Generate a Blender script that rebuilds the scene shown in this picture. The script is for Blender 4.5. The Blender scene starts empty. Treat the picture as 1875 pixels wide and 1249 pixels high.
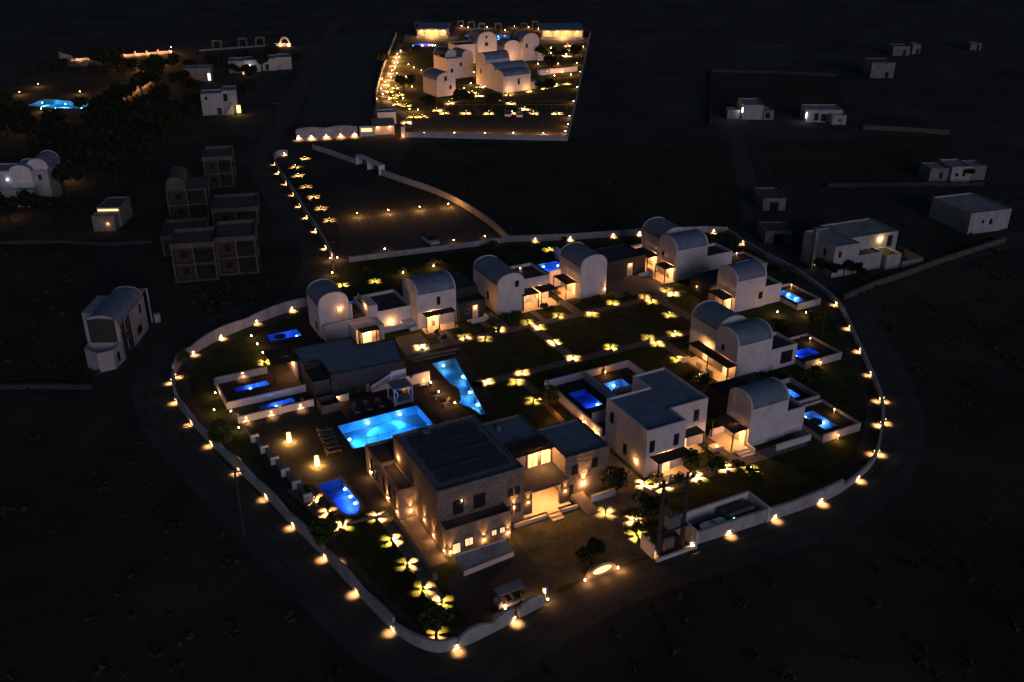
import bpy, bmesh, math, random
from mathutils import Vector, Matrix
from mathutils.geometry import delaunay_2d_cdt
random.seed(7)
SC = bpy.context.scene
COL = SC.collection

# ------------------------------------------------------------------ camera, sky, sun, exposure
CAM_H, PITCH, FOC, PW, PH = 63.0, math.radians(26.05), 1780.0, 1875.0, 1249.0
cam_d = bpy.data.cameras.new("camera")
cam_d.sensor_width = 36.0
cam_d.lens = 36.0 * FOC / PW
cam_d.clip_start, cam_d.clip_end = 0.5, 6000
cam = bpy.data.objects.new("camera", cam_d)
COL.objects.link(cam)
cam.location = (0, 0, CAM_H)
cam.rotation_euler = (math.pi / 2 - PITCH, 0, 0)
SC.camera = cam

SUN_EL, SUN_AZ = 14.0, 158.0          # dusk glow: low, behind the camera to the right (azimuth from +Y, clockwise)
world = bpy.data.worlds.new("World")
SC.world = world
world.use_nodes = True
wn = world.node_tree.nodes
sky = wn.new("ShaderNodeTexSky")
sky.sky_type = 'NISHITA'
sky.sun_disc = False
sky.sun_elevation = math.radians(1.0)
sky.sun_rotation = math.radians(SUN_AZ)
sky.ozone_density = 3.0
world.node_tree.links.new(sky.outputs[0], wn["Background"].inputs[0])
wn["Background"].inputs[1].default_value = 0.08
sun_d = bpy.data.lights.new("sun", 'SUN')
sun_d.energy = 0.48
sun_d.angle = math.radians(25)
sun_d.color = (0.79, 0.73, 1.0)
sun = bpy.data.objects.new("sun", sun_d)
COL.objects.link(sun)
sd = Vector((math.sin(math.radians(SUN_AZ)) * math.cos(math.radians(SUN_EL)), math.cos(math.radians(SUN_AZ)) * math.cos(math.radians(SUN_EL)), math.sin(math.radians(SUN_EL))))
sun.rotation_euler = sd.to_track_quat('Z', 'Y').to_euler()
SC.view_settings.view_transform = 'Standard'
SC.view_settings.look = 'None'
SC.view_settings.exposure = 0.0
SC.view_settings.gamma = 1.0
SC.cycles.use_light_tree = True
SC.cycles.max_bounces = 6
SC.cycles.diffuse_bounces = 3
SC.cycles.transparent_max_bounces = 8
SC.cycles.sample_clamp_indirect = 2.0
SC.cycles.caustics_reflective = False
SC.cycles.caustics_refractive = False

# ------------------------------------------------------------------ coordinates
def G(px, py, z=0.0):
    """photo pixel -> world xy of the point at height z that lies on that ray"""
    x = (px - PW / 2) / FOC
    y = -(py - PH / 2) / FOC
    d = (x, math.cos(PITCH) + y * math.sin(PITCH), -math.sin(PITCH) + y * math.cos(PITCH))
    t = (z - CAM_H) / d[2]
    return (d[0] * t, d[1] * t)
SITE_R = math.radians(27.5)
SITE_O = G(818, 1023)
def S(a, b):
    c, s = math.cos(SITE_R), math.sin(SITE_R)
    return (SITE_O[0] + a * c - b * s, SITE_O[1] + a * s + b * c)
def corners(front, right, left, z):
    """rectangle from three eave corners in the photo: origin, angle, lengths"""
    f, r, l = G(*front, z), G(*right, z), G(*left, z)
    ang = math.atan2(r[1] - f[1], r[0] - f[0])
    la = math.hypot(r[0] - f[0], r[1] - f[1])
    lb = abs(-(l[0] - f[0]) * math.sin(ang) + (l[1] - f[1]) * math.cos(ang))
    return f, ang, la, lb

# ------------------------------------------------------------------ materials
MATS = {}
def nmat(name, col, rough=0.9, var=0.15, scale=2.0, emit=None, spec=0.3, bump=0.0, col2=None, detail=6.0, metal=0.0):
    m = bpy.data.materials.new(name)
    m.use_nodes = True
    nt = m.node_tree
    b = nt.nodes["Principled BSDF"]
    b.inputs["Roughness"].default_value = rough
    b.inputs["Metallic"].default_value = metal
    b.inputs["Specular IOR Level"].default_value = spec
    if emit:
        b.inputs["Base Color"].default_value = (*col, 1)
        b.inputs["Emission Color"].default_value = (*emit[0], 1)
        b.inputs["Emission Strength"].default_value = emit[1]
    else:
        tc = nt.nodes.new("ShaderNodeTexCoord")
        gi = nt.nodes.new("ShaderNodeNewGeometry")
        no = nt.nodes.new("ShaderNodeTexNoise")
        no.inputs["Scale"].default_value = scale
        no.inputs["Detail"].default_value = detail
        no.inputs["Roughness"].default_value = 0.65
        nt.links.new(gi.outputs["Position"], no.inputs["Vector"])
        ra = nt.nodes.new("ShaderNodeValToRGB")
        ra.color_ramp.elements[0].position = 0.3
        ra.color_ramp.elements[1].position = 0.7
        lo = tuple(c * (1 - var) for c in col)
        hi = col2 if col2 else tuple(min(1, c * (1 + var)) for c in col)
        ra.color_ramp.elements[0].color = (*lo, 1)
        ra.color_ramp.elements[1].color = (*hi, 1)
        nt.links.new(no.outputs["Fac"], ra.inputs["Fac"])
        nt.links.new(ra.outputs["Color"], b.inputs["Base Color"])
        if bump:
            n2 = nt.nodes.new("ShaderNodeTexNoise")
            n2.inputs["Scale"].default_value = scale * 6
            n2.inputs["Detail"].default_value = 4
            nt.links.new(gi.outputs["Position"], n2.inputs["Vector"])
            bp = nt.nodes.new("ShaderNodeBump")
            bp.inputs["Strength"].default_value = bump
            bp.inputs["Distance"].default_value = 0.05
            nt.links.new(n2.outputs["Fac"], bp.inputs["Height"])
            nt.links.new(bp.outputs["Normal"], b.inputs["Normal"])
    MATS[name] = m
    return m
def stone_mat(name, c1, c2, scale):
    m = nmat(name, c1, 0.95, 0.3, 3.0)
    nt = m.node_tree
    b = nt.nodes["Principled BSDF"]
    g = nt.nodes["Geometry"] if "Geometry" in nt.nodes else [n for n in nt.nodes if n.type == 'NEW_GEOMETRY'][0]
    vo = nt.nodes.new("ShaderNodeTexVoronoi")
    vo.inputs["Scale"].default_value = scale
    nt.links.new(g.outputs["Position"], vo.inputs["Vector"])
    mx = nt.nodes.new("ShaderNodeMixRGB")
    mx.inputs[1].default_value = (*c1, 1)
    mx.inputs[2].default_value = (*c2, 1)
    sp = nt.nodes.new("ShaderNodeSeparateColor")
    nt.links.new(vo.outputs["Color"], sp.inputs[0])
    nt.links.new(sp.outputs[0], mx.inputs[0])
    nt.links.new(mx.outputs[0], b.inputs["Base Color"])
    bp = nt.nodes.new("ShaderNodeBump")
    bp.inputs["Strength"].default_value = 0.5
    bp.inputs["Distance"].default_value = 0.04
    nt.links.new(vo.outputs["Distance"], bp.inputs["Height"])
    nt.links.new(bp.outputs["Normal"], b.inputs["Normal"])
    return m

nmat("plaster", (0.66, 0.63, 0.60), 0.95, 0.10, 0.9, col2=(0.74, 0.72, 0.70), bump=0.15)
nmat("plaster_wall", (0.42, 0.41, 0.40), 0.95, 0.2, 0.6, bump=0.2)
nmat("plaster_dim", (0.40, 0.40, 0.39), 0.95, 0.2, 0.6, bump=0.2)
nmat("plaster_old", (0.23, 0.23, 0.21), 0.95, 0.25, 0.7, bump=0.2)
nmat("roof_coat", (0.17, 0.23, 0.30), 0.85, 0.2, 0.6, col2=(0.23, 0.30, 0.38))
nmat("roof_dark", (0.055, 0.06, 0.062), 0.9, 0.3, 0.8)
nmat("roof_grey", (0.21, 0.21, 0.235), 0.9, 0.2, 0.6)
nmat("roof_old", (0.29, 0.31, 0.32), 0.9, 0.3, 0.5)
nmat("concrete", (0.10, 0.095, 0.078), 0.95, 0.3, 0.8, bump=0.2)
nmat("concrete_dark", (0.05, 0.05, 0.048), 0.95, 0.3, 0.8)
nmat("brick_red", (0.055, 0.040, 0.032), 0.95, 0.3, 1.5)
def streaks(name, depth):
    """rain streaks and blotches in the plaster's own colour"""
    nt = MATS[name].node_tree
    b = nt.nodes["Principled BSDF"]
    src = b.inputs["Base Color"].links[0].from_socket
    gi = [n for n in nt.nodes if n.type == 'NEW_GEOMETRY'][0]
    mp = nt.nodes.new("ShaderNodeMapping")
    mp.inputs["Scale"].default_value = (1.1, 1.1, 0.28)
    nt.links.new(gi.outputs["Position"], mp.inputs["Vector"])
    no = nt.nodes.new("ShaderNodeTexNoise")
    no.inputs["Scale"].default_value = 1.0
    no.inputs["Detail"].default_value = 5
    nt.links.new(mp.outputs[0], no.inputs["Vector"])
    ra = nt.nodes.new("ShaderNodeValToRGB")
    ra.color_ramp.elements[0].position = 0.32
    ra.color_ramp.elements[1].position = 0.62
    ra.color_ramp.elements[0].color = (1 - depth, 1 - depth * 1.02, 1 - depth * 1.06, 1)
    ra.color_ramp.elements[1].color = (1, 1, 1, 1)
    nt.links.new(no.outputs["Fac"], ra.inputs["Fac"])
    mx = nt.nodes.new("ShaderNodeMixRGB")
    mx.blend_type = 'MULTIPLY'
    mx.inputs[0].default_value = 1.0
    nt.links.new(src, mx.inputs[1])
    nt.links.new(ra.outputs[0], mx.inputs[2])
    nt.links.new(mx.outputs[0], b.inputs["Base Color"])
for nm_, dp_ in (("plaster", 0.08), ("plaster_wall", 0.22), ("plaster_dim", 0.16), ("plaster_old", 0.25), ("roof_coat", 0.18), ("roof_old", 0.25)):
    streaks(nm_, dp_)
stone_mat("stone_beige", (0.15, 0.135, 0.115), (0.23, 0.205, 0.175), 3.2)
stone_mat("stone_dark", (0.030, 0.030, 0.030), (0.055, 0.054, 0.050), 3.2)
nmat("wood_dark", (0.035, 0.028, 0.022), 0.8, 0.4, 3.0)
nmat("bamboo", (0.05, 0.042, 0.032), 0.85, 0.5, 4.0)
nmat("metal_black", (0.02, 0.02, 0.02), 0.5, 0.1, 3.0, spec=0.5)
nmat("metal_white", (0.55, 0.55, 0.55), 0.5, 0.1, 3.0)
nmat("metal_grey", (0.30, 0.30, 0.30), 0.5, 0.1, 3.0)
nmat("steel", (0.30, 0.31, 0.32), 0.45, 0.1, 3.0, metal=0.6)
nmat("wood_light", (0.28, 0.17, 0.09), 0.7, 0.3, 3.0)
nmat("fabric", (0.09, 0.085, 0.08), 0.9, 0.1, 3.0)
nmat("paving", (0.15, 0.137, 0.12), 0.9, 0.25, 1.6, col2=(0.20, 0.185, 0.16), bump=0.2)
nmat("deck", (0.040, 0.040, 0.037), 0.85, 0.35, 1.2, bump=0.2)
nmat("plaza_gravel", (0.080, 0.082, 0.048), 0.95, 0.5, 0.6, bump=0.3)
nmat("soil", (0.032, 0.033, 0.022), 1.0, 0.6, 0.05, col2=(0.066, 0.066, 0.044), bump=0.3, detail=12)
nmat("track", (0.066, 0.060, 0.047), 1.0, 0.35, 0.25, bump=0.3, detail=10)
nmat("lawn", (0.028, 0.042, 0.0060), 1.0, 0.55, 0.5, bump=0.5)
nmat("field", (0.036, 0.032, 0.017), 1.0, 0.55, 0.08, bump=0.3, detail=12)
nmat("field_pale", (0.055, 0.056, 0.046), 1.0, 0.4, 0.12, bump=0.3, detail=12)
nmat("asphalt", (0.052, 0.055, 0.050), 0.95, 0.3, 0.35, bump=0.2, detail=10)
nmat("paint_white", (0.13, 0.13, 0.125), 0.8, 0.3, 1.5)
nmat("leaf", (0.018, 0.024, 0.009), 0.8, 0.5, 1.5)
nmat("leaf_light", (0.045, 0.065, 0.014), 0.8, 0.4, 2.5)
nmat("scrub", (0.040, 0.037, 0.024), 1.0, 0.5, 0.6)
nmat("bark", (0.035, 0.028, 0.020), 0.95, 0.4, 4.0)
nmat("tile_blue", (0.30, 0.55, 0.75), 0.5, 0.08, 3.0)
nmat("tile_deep", (0.10, 0.25, 0.70), 0.5, 0.10, 3.0)
nmat("glass_dark", (0.02, 0.022, 0.028), 0.15, 0.1, 1.0, spec=0.6)
nmat("solar", (0.045, 0.048, 0.060), 0.5, 0.2, 2.0, spec=0.4)
nmat("rubber", (0.012, 0.012, 0.012), 0.8, 0.1, 3.0)
nmat("paint_car", (0.50, 0.50, 0.52), 0.3, 0.03, 1.0, spec=0.5)
nmat("paint_dark", (0.02, 0.022, 0.025), 0.3, 0.03, 1.0, spec=0.5)
nmat("sign_face", (0.65, 0.55, 0.42), 0.8, 0.1, 3.0)
nmat("lamp_warm", (0.8, 0.6, 0.4), emit=((1.0, 0.60, 0.26), 7.0))
nmat("bulb_hot", (0.8, 0.6, 0.4), emit=((1.0, 0.66, 0.32), 70.0))
nmat("lamp_white", (0.8, 0.8, 0.8), emit=((0.85, 0.92, 1.0), 10.0))
nmat("lamp_pool", (0.8, 0.8, 0.8), emit=((0.65, 0.88, 1.0), 22.0))
nmat("lamp_green", (0.2, 0.8, 0.4), emit=((0.2, 1.0, 0.45), 5.0))
nmat("lantern_glow", (0.8, 0.6, 0.3), emit=((1.0, 0.66, 0.26), 3.0))
nmat("pane_lit", (0.6, 0.4, 0.2), emit=((1.0, 0.58, 0.24), 1.3))
nmat("pane_bright", (0.7, 0.6, 0.4), emit=((1.0, 0.74, 0.38), 1.0))
nmat("pane_cream", (0.7, 0.6, 0.4), emit=((1.0, 0.76, 0.38), 0.8))
nmat("pane_white", (0.7, 0.7, 0.7), emit=((1.0, 0.95, 0.80), 1.6))
nmat("strip_glow", (0.7, 0.5, 0.3), emit=((1.0, 0.62, 0.28), 1.6))
def water_mat(name, tint):
    m = bpy.data.materials.new(name)
    m.use_nodes = True
    nt = m.node_tree
    nt.nodes.remove(nt.nodes["Principled BSDF"])
    out = nt.nodes["Material Output"]
    tr = nt.nodes.new("ShaderNodeBsdfTransparent")
    tr.inputs[0].default_value = (*tint, 1)
    gl = nt.nodes.new("ShaderNodeBsdfGlossy")
    gl.inputs["Roughness"].default_value = 0.08
    fr = nt.nodes.new("ShaderNodeFresnel")
    fr.inputs[0].default_value = 1.33
    mx = nt.nodes.new("ShaderNodeMixShader")
    gi = nt.nodes.new("ShaderNodeNewGeometry")
    no = nt.nodes.new("ShaderNodeTexNoise")
    no.inputs["Scale"].default_value = 2.2
    nt.links.new(gi.outputs["Position"], no.inputs["Vector"])
    bp = nt.nodes.new("ShaderNodeBump")
    bp.inputs["Strength"].default_value = 0.25
    bp.inputs["Distance"].default_value = 0.1
    nt.links.new(no.outputs["Fac"], bp.inputs["Height"])
    nt.links.new(bp.outputs["Normal"], gl.inputs["Normal"])
    nt.links.new(bp.outputs["Normal"], fr.inputs["Normal"])
    nt.links.new(fr.outputs[0], mx.inputs[0])
    nt.links.new(tr.outputs[0], mx.inputs[1])
    nt.links.new(gl.outputs[0], mx.inputs[2])
    nt.links.new(mx.outputs[0], out.inputs["Surface"])
    MATS[name] = m
water_mat("water_cyan", (0.45, 0.86, 1.0))
water_mat("water_deep", (0.30, 0.55, 1.0))

# ------------------------------------------------------------------ mesh building
CUR = [0.0, 0.0]
class MB:
    def __init__(s):
        s.v, s.f = [], []
    def add(s, vs, fs):
        o = len(s.v)
        s.v += [tuple(p) for p in vs]
        s.f += [tuple(i + o for i in f) for f in fs]
        return s
    def box(s, x0, x1, y0, y1, z0, z1):
        return s.add([(x0, y0, z0), (x1, y0, z0), (x1, y1, z0), (x0, y1, z0), (x0, y0, z1), (x1, y0, z1), (x1, y1, z1), (x0, y1, z1)],
                     [(3, 2, 1, 0), (4, 5, 6, 7), (0, 1, 5, 4), (1, 2, 6, 5), (2, 3, 7, 6), (3, 0, 4, 7)])
    def prism(s, poly, z0, z1):
        n = len(poly)
        return s.add([(p[0], p[1], z0) for p in poly] + [(p[0], p[1], z1) for p in poly],
                     [tuple(range(n - 1, -1, -1)), tuple(range(n, 2 * n))] + [(i, (i + 1) % n, n + (i + 1) % n, n + i) for i in range(n)])
    def ring(s, outer, inner, z0, z1):
        n = len(outer)
        vs = [(p[0], p[1], z0) for p in outer] + [(p[0], p[1], z0) for p in inner] + [(p[0], p[1], z1) for p in outer] + [(p[0], p[1], z1) for p in inner]
        fs = []
        for i in range(n):
            j = (i + 1) % n
            fs += [(i, j, 2 * n + j, 2 * n + i), (n + j, n + i, 3 * n + i, 3 * n + j), (2 * n + i, 2 * n + j, 3 * n + j, 3 * n + i), (j, i, n + i, n + j)]
        return s.add(vs, fs)
    def rect_ring(s, x0, x1, y0, y1, t, z0, z1):
        return s.ring([(x0, y0), (x1, y0), (x1, y1), (x0, y1)], [(x0 + t, y0 + t), (x1 - t, y0 + t), (x1 - t, y1 - t), (x0 + t, y1 - t)], z0, z1)
    def tube(s, pts, rads, n=8, cap=True):
        rings = []
        P = [Vector(p) for p in pts]
        if not isinstance(rads, (list, tuple)):
            rads = [rads] * len(P)
        o = len(s.v)
        for k, p in enumerate(P):
            d = (P[min(k + 1, len(P) - 1)] - P[max(k - 1, 0)]).normalized()
            u = d.orthogonal().normalized() if abs(d.z) < 0.99 else Vector((1, 0, 0))
            w = d.cross(u)
            s.v += [tuple(p + rads[k] * (math.cos(6.2832 * i / n) * u + math.sin(6.2832 * i / n) * w)) for i in range(n)]
        for k in range(len(P) - 1):
            for i in range(n):
                j = (i + 1) % n
                s.f.append((o + k * n + i, o + k * n + j, o + (k + 1) * n + j, o + (k + 1) * n + i))
        if cap:
            s.f.append(tuple(o + i for i in range(n - 1, -1, -1)))
            s.f.append(tuple(o + (len(P) - 1) * n + i for i in range(n)))
        return s
    def lathe(s, prof, n=12, c=(0, 0)):
        o = len(s.v)
        for r, z in prof:
            s.v += [(c[0] + r * math.cos(6.2832 * i / n), c[1] + r * math.sin(6.2832 * i / n), z) for i in range(n)]
        for k in range(len(prof) - 1):
            for i in range(n):
                j = (i + 1) % n
                s.f.append((o + k * n + i, o + k * n + j, o + (k + 1) * n + j, o + (k + 1) * n + i))
        s.f.append(tuple(o + i for i in range(n - 1, -1, -1)))
        s.f.append(tuple(o + (len(prof) - 1) * n + i for i in range(n)))
        return s
    def sheet(s, poly, z, holes=()):
        """flat polygon with holes"""
        vs = [Vector(p[:2]) for p in poly]
        es = [(i, (i + 1) % len(poly)) for i in range(len(poly))]
        for h in holes:
            k = len(vs)
            vs += [Vector(p[:2]) for p in h]
            es += [(k + i, k + (i + 1) % len(h)) for i in range(len(h))]
        r = delaunay_2d_cdt(vs, es, [], 0, 1e-4)
        def inside(p, pl):
            c = False
            for i in range(len(pl)):
                a, b = pl[i], pl[i - 1]
                if (a[1] > p[1]) != (b[1] > p[1]) and p[0] < (b[0] - a[0]) * (p[1] - a[1]) / (b[1] - a[1]) + a[0]:
                    c = not c
            return c
        fs = []
        for f in r[2]:
            cx = sum(r[0][i][0] for i in f) / len(f)
            cy = sum(r[0][i][1] for i in f) / len(f)
            if inside((cx, cy), poly) and not any(inside((cx, cy), h) for h in holes):
                ar = sum(r[0][f[i - 1]][0] * r[0][f[i]][1] - r[0][f[i]][0] * r[0][f[i - 1]][1] for i in range(len(f)))
                fs.append(tuple(f) if ar > 0 else tuple(reversed(f)))
        return s.add([(p[0], p[1], z) for p in r[0]], fs)
    def mesh(s, name):
        me = bpy.data.meshes.new(name)
        me.from_pydata(s.v, [], s.f)
        me.update()
        return me
    def build(s, name, mat, parent=None, smooth=False):
        if CUR[0] or CUR[1]:
            s.v = [(p[0] - CUR[0], p[1] - CUR[1], p[2]) for p in s.v]
        me = s.mesh(name)
        me.materials.append(MATS[mat])
        if smooth:
            me.polygons.foreach_set("use_smooth", [True] * len(me.polygons))
        o = bpy.data.objects.new(name, me)
        COL.objects.link(o)
        o.parent = parent
        return o
def tag(o, label=None, cat=None, group=None, kind=None):
    if label: o["label"] = label
    if cat: o["category"] = cat
    if group: o["group"] = group
    if kind: o["kind"] = kind
    return o
def thing(name, label, cat, loc=(0, 0, 0), rot=0.0, group=None):
    o = bpy.data.objects.new(name, None)
    COL.objects.link(o)
    o.location = loc if len(loc) == 3 else (loc[0], loc[1], 0)
    o.rotation_euler = (0, 0, rot)
    o.empty_display_size = 0.3
    return tag(o, label, cat, group)
def site(name, label, cat, a, b, group=None):
    return thing(name, label, cat, (*S(a, b), 0), SITE_R, group)
def begin(name, label, cat, a, b, group=None):
    """a thing of the compound: from here to end() coordinates are site metres (a to the right, b away)"""
    CUR[0], CUR[1] = 0.0, 0.0
    T = site(name, label, cat, a, b, group)
    CUR[0], CUR[1] = a, b
    return T
def end():
    CUR[0], CUR[1] = 0.0, 0.0
def share(name, me, parent, loc=(0, 0, 0), rot=0.0, sc=(1, 1, 1)):
    o = bpy.data.objects.new(name, me)
    COL.objects.link(o)
    o.parent = parent
    o.location = (loc[0] - CUR[0], loc[1] - CUR[1], loc[2])
    o.rotation_euler = (0, 0, rot)
    o.scale = sc
    return o
LD = {}
def light(parent, loc, power, col=(1.0, 0.70, 0.36), rad=0.03, spot=None, blend=0.5, aim=None):
    power = round(power / 5) * 5 if power > 40 else power
    key = (power, col, rad, spot, blend)
    if key not in LD:
        d = bpy.data.lights.new("lamp_light", 'SPOT' if spot else 'POINT')
        d.energy = power
        d.color = col
        d.shadow_soft_size = rad
        if spot:
            d.spot_size = math.radians(spot)
            d.spot_blend = blend
        LD[key] = d
    o = bpy.data.objects.new("lamp_light", LD[key])
    COL.objects.link(o)
    o.parent = parent
    o.location = (loc[0] - CUR[0], loc[1] - CUR[1], loc[2])
    if aim:
        o.rotation_euler = Vector(aim).to_track_quat('-Z', 'Y').to_euler()
    return o
WARM = (1.0, 0.40, 0.12)
PEACH = (1.0, 0.44, 0.18)
BOLL = (1.0, 0.52, 0.17)
ORD = ["first", "second", "third", "fourth", "fifth", "sixth", "seventh", "eighth", "ninth", "tenth", "eleventh", "twelfth", "thirteenth", "fourteenth", "fifteenth", "sixteenth", "seventeenth", "eighteenth", "nineteenth", "twentieth"]

# ------------------------------------------------------------------ building parts
def vault_block(T, x0, x1, y0, y1, h, axis, rise=None, wall="plaster", roof="roof_coat", gables=True, z0=0.0):
    w = (y1 - y0) if axis == 'x' else (x1 - x0)
    rise = rise or w * 0.36
    MB().box(x0, x1, y0, y1, z0, h).build("wall", wall, T)
    n = 14
    def arch(r0, extra):
        return [(-(w / 2 + extra) * math.cos(math.pi * i / n), (r0 + extra) * math.sin(math.pi * i / n) ** 0.85) for i in range(n + 1)]
    def place(pts, lo, hi, m):
        vs = []
        for e in (lo, hi):
            for (c, z) in pts:
                vs.append((e, (y0 + y1) / 2 + c, h + z) if axis == 'x' else ((x0 + x1) / 2 + c, e, h + z))
        k = len(pts)
        fs = [tuple(range(k)), tuple(range(2 * k - 1, k - 1, -1))] + [(i, i + k, i + k + 1, i + 1) for i in range(k - 1)] + [(k - 1, 2 * k - 1, k, 0)]
        return m.add(vs, fs)
    lo, hi = (x0, x1) if axis == 'x' else (y0, y1)
    g = 0.22
    place(arch(rise, 0.0), lo + g, hi - g, MB()).build("vault_roof", roof, T, smooth=False)
    if gables:
        for e in ((lo, lo + g), (hi - g, hi)):
            pts = arch(rise + 0.12, 0.0)
            place(pts, e[0], e[1], MB()).build("gable", wall, T)
    # eave bands
    if axis == 'x':
        for yy in ((y0 - 0.08, y0 + 0.1), (y1 - 0.1, y1 + 0.08)):
            MB().box(x0 + g, x1 - g, yy[0], yy[1], h + 0.003, h + 0.12).build("eave", roof, T)
    else:
        for xx in ((x0 - 0.08, x0 + 0.1), (x1 - 0.1, x1 + 0.08)):
            MB().box(xx[0], xx[1], y0 + g, y1 - g, h + 0.003, h + 0.12).build("eave", roof, T)
def flat_block(T, x0, x1, y0, y1, h, wall="plaster", roof="roof_coat", par=0.3, z0=0.0, t=0.2):
    MB().box(x0, x1, y0, y1, z0, h - par).build("wall", wall, T)
    MB().box(x0 + t, x1 - t, y0 + t, y1 - t, h - par, h - par + 0.04).build("flat_roof", roof, T)
    MB().rect_ring(x0, x1, y0, y1, t, h - par, h).build("parapet", wall, T)
def opening(T, face, pos, c, z, w, h, mat="glass_dark", name="window", frame="wood_dark", proud=0.05, parts=1):
    """face: 'x' plane normal -x at x=pos, 'y' normal -y at y=pos, 'X','Y' the opposite sides"""
    s = -1 if face.islower() else 1
    t = 0.09
    a0, a1, z0, z1 = c - w / 2, c + w / 2, z, z + h
    m = MB()
    p0, p1 = sorted((pos - s * 0.02, pos + s * proud))
    if face in 'xX':
        m.box(p0, p1, a0 - t, a1 + t, z0 - t, z1 + t)
    else:
        m.box(a0 - t, a1 + t, p0, p1, z0 - t, z1 + t)
    f = m.build(name, frame, T)
    q0, q1 = sorted((pos + s * proud, pos + s * (proud + 0.015)))
    for k in range(parts):
        b0 = a0 + (a1 - a0) * k / parts + (0.03 if parts > 1 else 0)
        b1 = a0 + (a1 - a0) * (k + 1) / parts - (0.03 if parts > 1 else 0)
        m = MB()
        if face in 'xX':
            m.box(q0, q1, b0, b1, z0, z1)
        else:
            m.box(b0, b1, q0, q1, z0, z1)
        m.build("pane", mat, f)
    return f
SLAT = {}
def pergola(T, x0, x1, y0, y1, z, along, posts, lamp=None, power=60.0, mat="bamboo"):
    """roof of slats running along 'x' or 'y'"""
    L = (x1 - x0) if along == 'x' else (y1 - y0)
    Wd = (y1 - y0) if along == 'x' else (x1 - x0)
    n = max(4, int(round(Wd / 0.30)))
    st = Wd / n
    key = (round(L, 2), round(st, 3), along, mat)
    if key not in SLAT:
        m = MB()
        if along == 'x':
            m.box(0, L, 0, st * 0.86, 0, 0.05)
        else:
            m.box(0, st * 0.86, 0, L, 0, 0.05)
        me = m.mesh("slat")
        me.materials.append(MATS[mat])
        SLAT[key] = me
    for i in range(n):
        share("slat", SLAT[key], T, (x0, y0 + i * st, z + 0.12 + random.uniform(0, 0.02)) if along == 'x' else (x0 + i * st, y0, z + 0.12 + random.uniform(0, 0.02)))
    for k in (0.12, 0.88):
        if along == 'x':
            MB().box(x0 + L * k - 0.05, x0 + L * k + 0.05, y0, y1, z, z + 0.115).build("pergola_beam", "wood_dark", T)
        else:
            MB().box(x0, x1, y0 + L * k - 0.05, y0 + L * k + 0.05, z, z + 0.115).build("pergola_beam", "wood_dark", T)
    for (px, py) in posts:
        MB().box(px - 0.06, px + 0.06, py - 0.06, py + 0.06, 0, z).build("pergola_post", "wood_dark", T)
    if lamp:
        ceiling_lamp(T, lamp, power)
def ceiling_lamp(T, p, power, col=WARM):
    o = MB().lathe([(0.05, p[2] + 0.12), (0.09, p[2] + 0.10), (0.09, p[2] + 0.05), (0.06, p[2] + 0.03)], 8, (p[0], p[1])).build("wall_light", "lamp_warm", T)
    light(T, (p[0], p[1], p[2] - 0.12), power * 10.5, col, 0.06)
def sconce(T, x, y, z, nx, ny, power=30.0, up=True, col=WARM):
    """tall wall light throwing light up and down; (nx, ny) points away from the wall"""
    MB().box(x - 0.05 + nx * 0.07, x + 0.05 + nx * 0.07, y - 0.05 + ny * 0.07, y + 0.05 + ny * 0.07, z - 0.1, z + 0.1).build("wall_light", "lamp_warm", T)
    light(T, (x + nx * 0.22, y + ny * 0.22, z - 0.16), power * 3.2, col, 0.04)
    if up:
        light(T, (x + nx * 0.16, y + ny * 0.16, z + 0.16), power * 26.0, col, 0.04, 62.0, 0.8, (0, 0, 1))
def steps(T, x0, x1, y0, y1, n, rise, axis, mat="paving"):
    for i in range(n):
        if axis == 'y':
            d = (y1 - y0) / n
            MB().box(x0, x1, y0 + i * d, y1, i * rise, (i + 1) * rise).build("step", mat, T)
        else:
            d = (x1 - x0) / n
            MB().box(x0 + i * d, x1, y0, y1, i * rise, (i + 1) * rise).build("step", mat, T)
def offset_poly(pts, d):
    n = len(pts)
    ar = sum(pts[i - 1][0] * pts[i][1] - pts[i][0] * pts[i - 1][1] for i in range(n))
    sg = 1 if ar > 0 else -1
    out = []
    for i in range(n):
        p, a, b = Vector(pts[i][:2]), Vector(pts[i - 1][:2]), Vector(pts[(i + 1) % n][:2])
        e1, e2 = (p - a).normalized(), (b - p).normalized()
        n1, n2 = Vector((e1.y, -e1.x)) * sg, Vector((e2.y, -e2.x)) * sg
        m = (n1 + n2)
        m = m / max(0.3, m.dot(n1) if m.length > 1e-6 else 1)
        out.append(tuple(p + m * d))
    return out
HOLES = []
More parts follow.
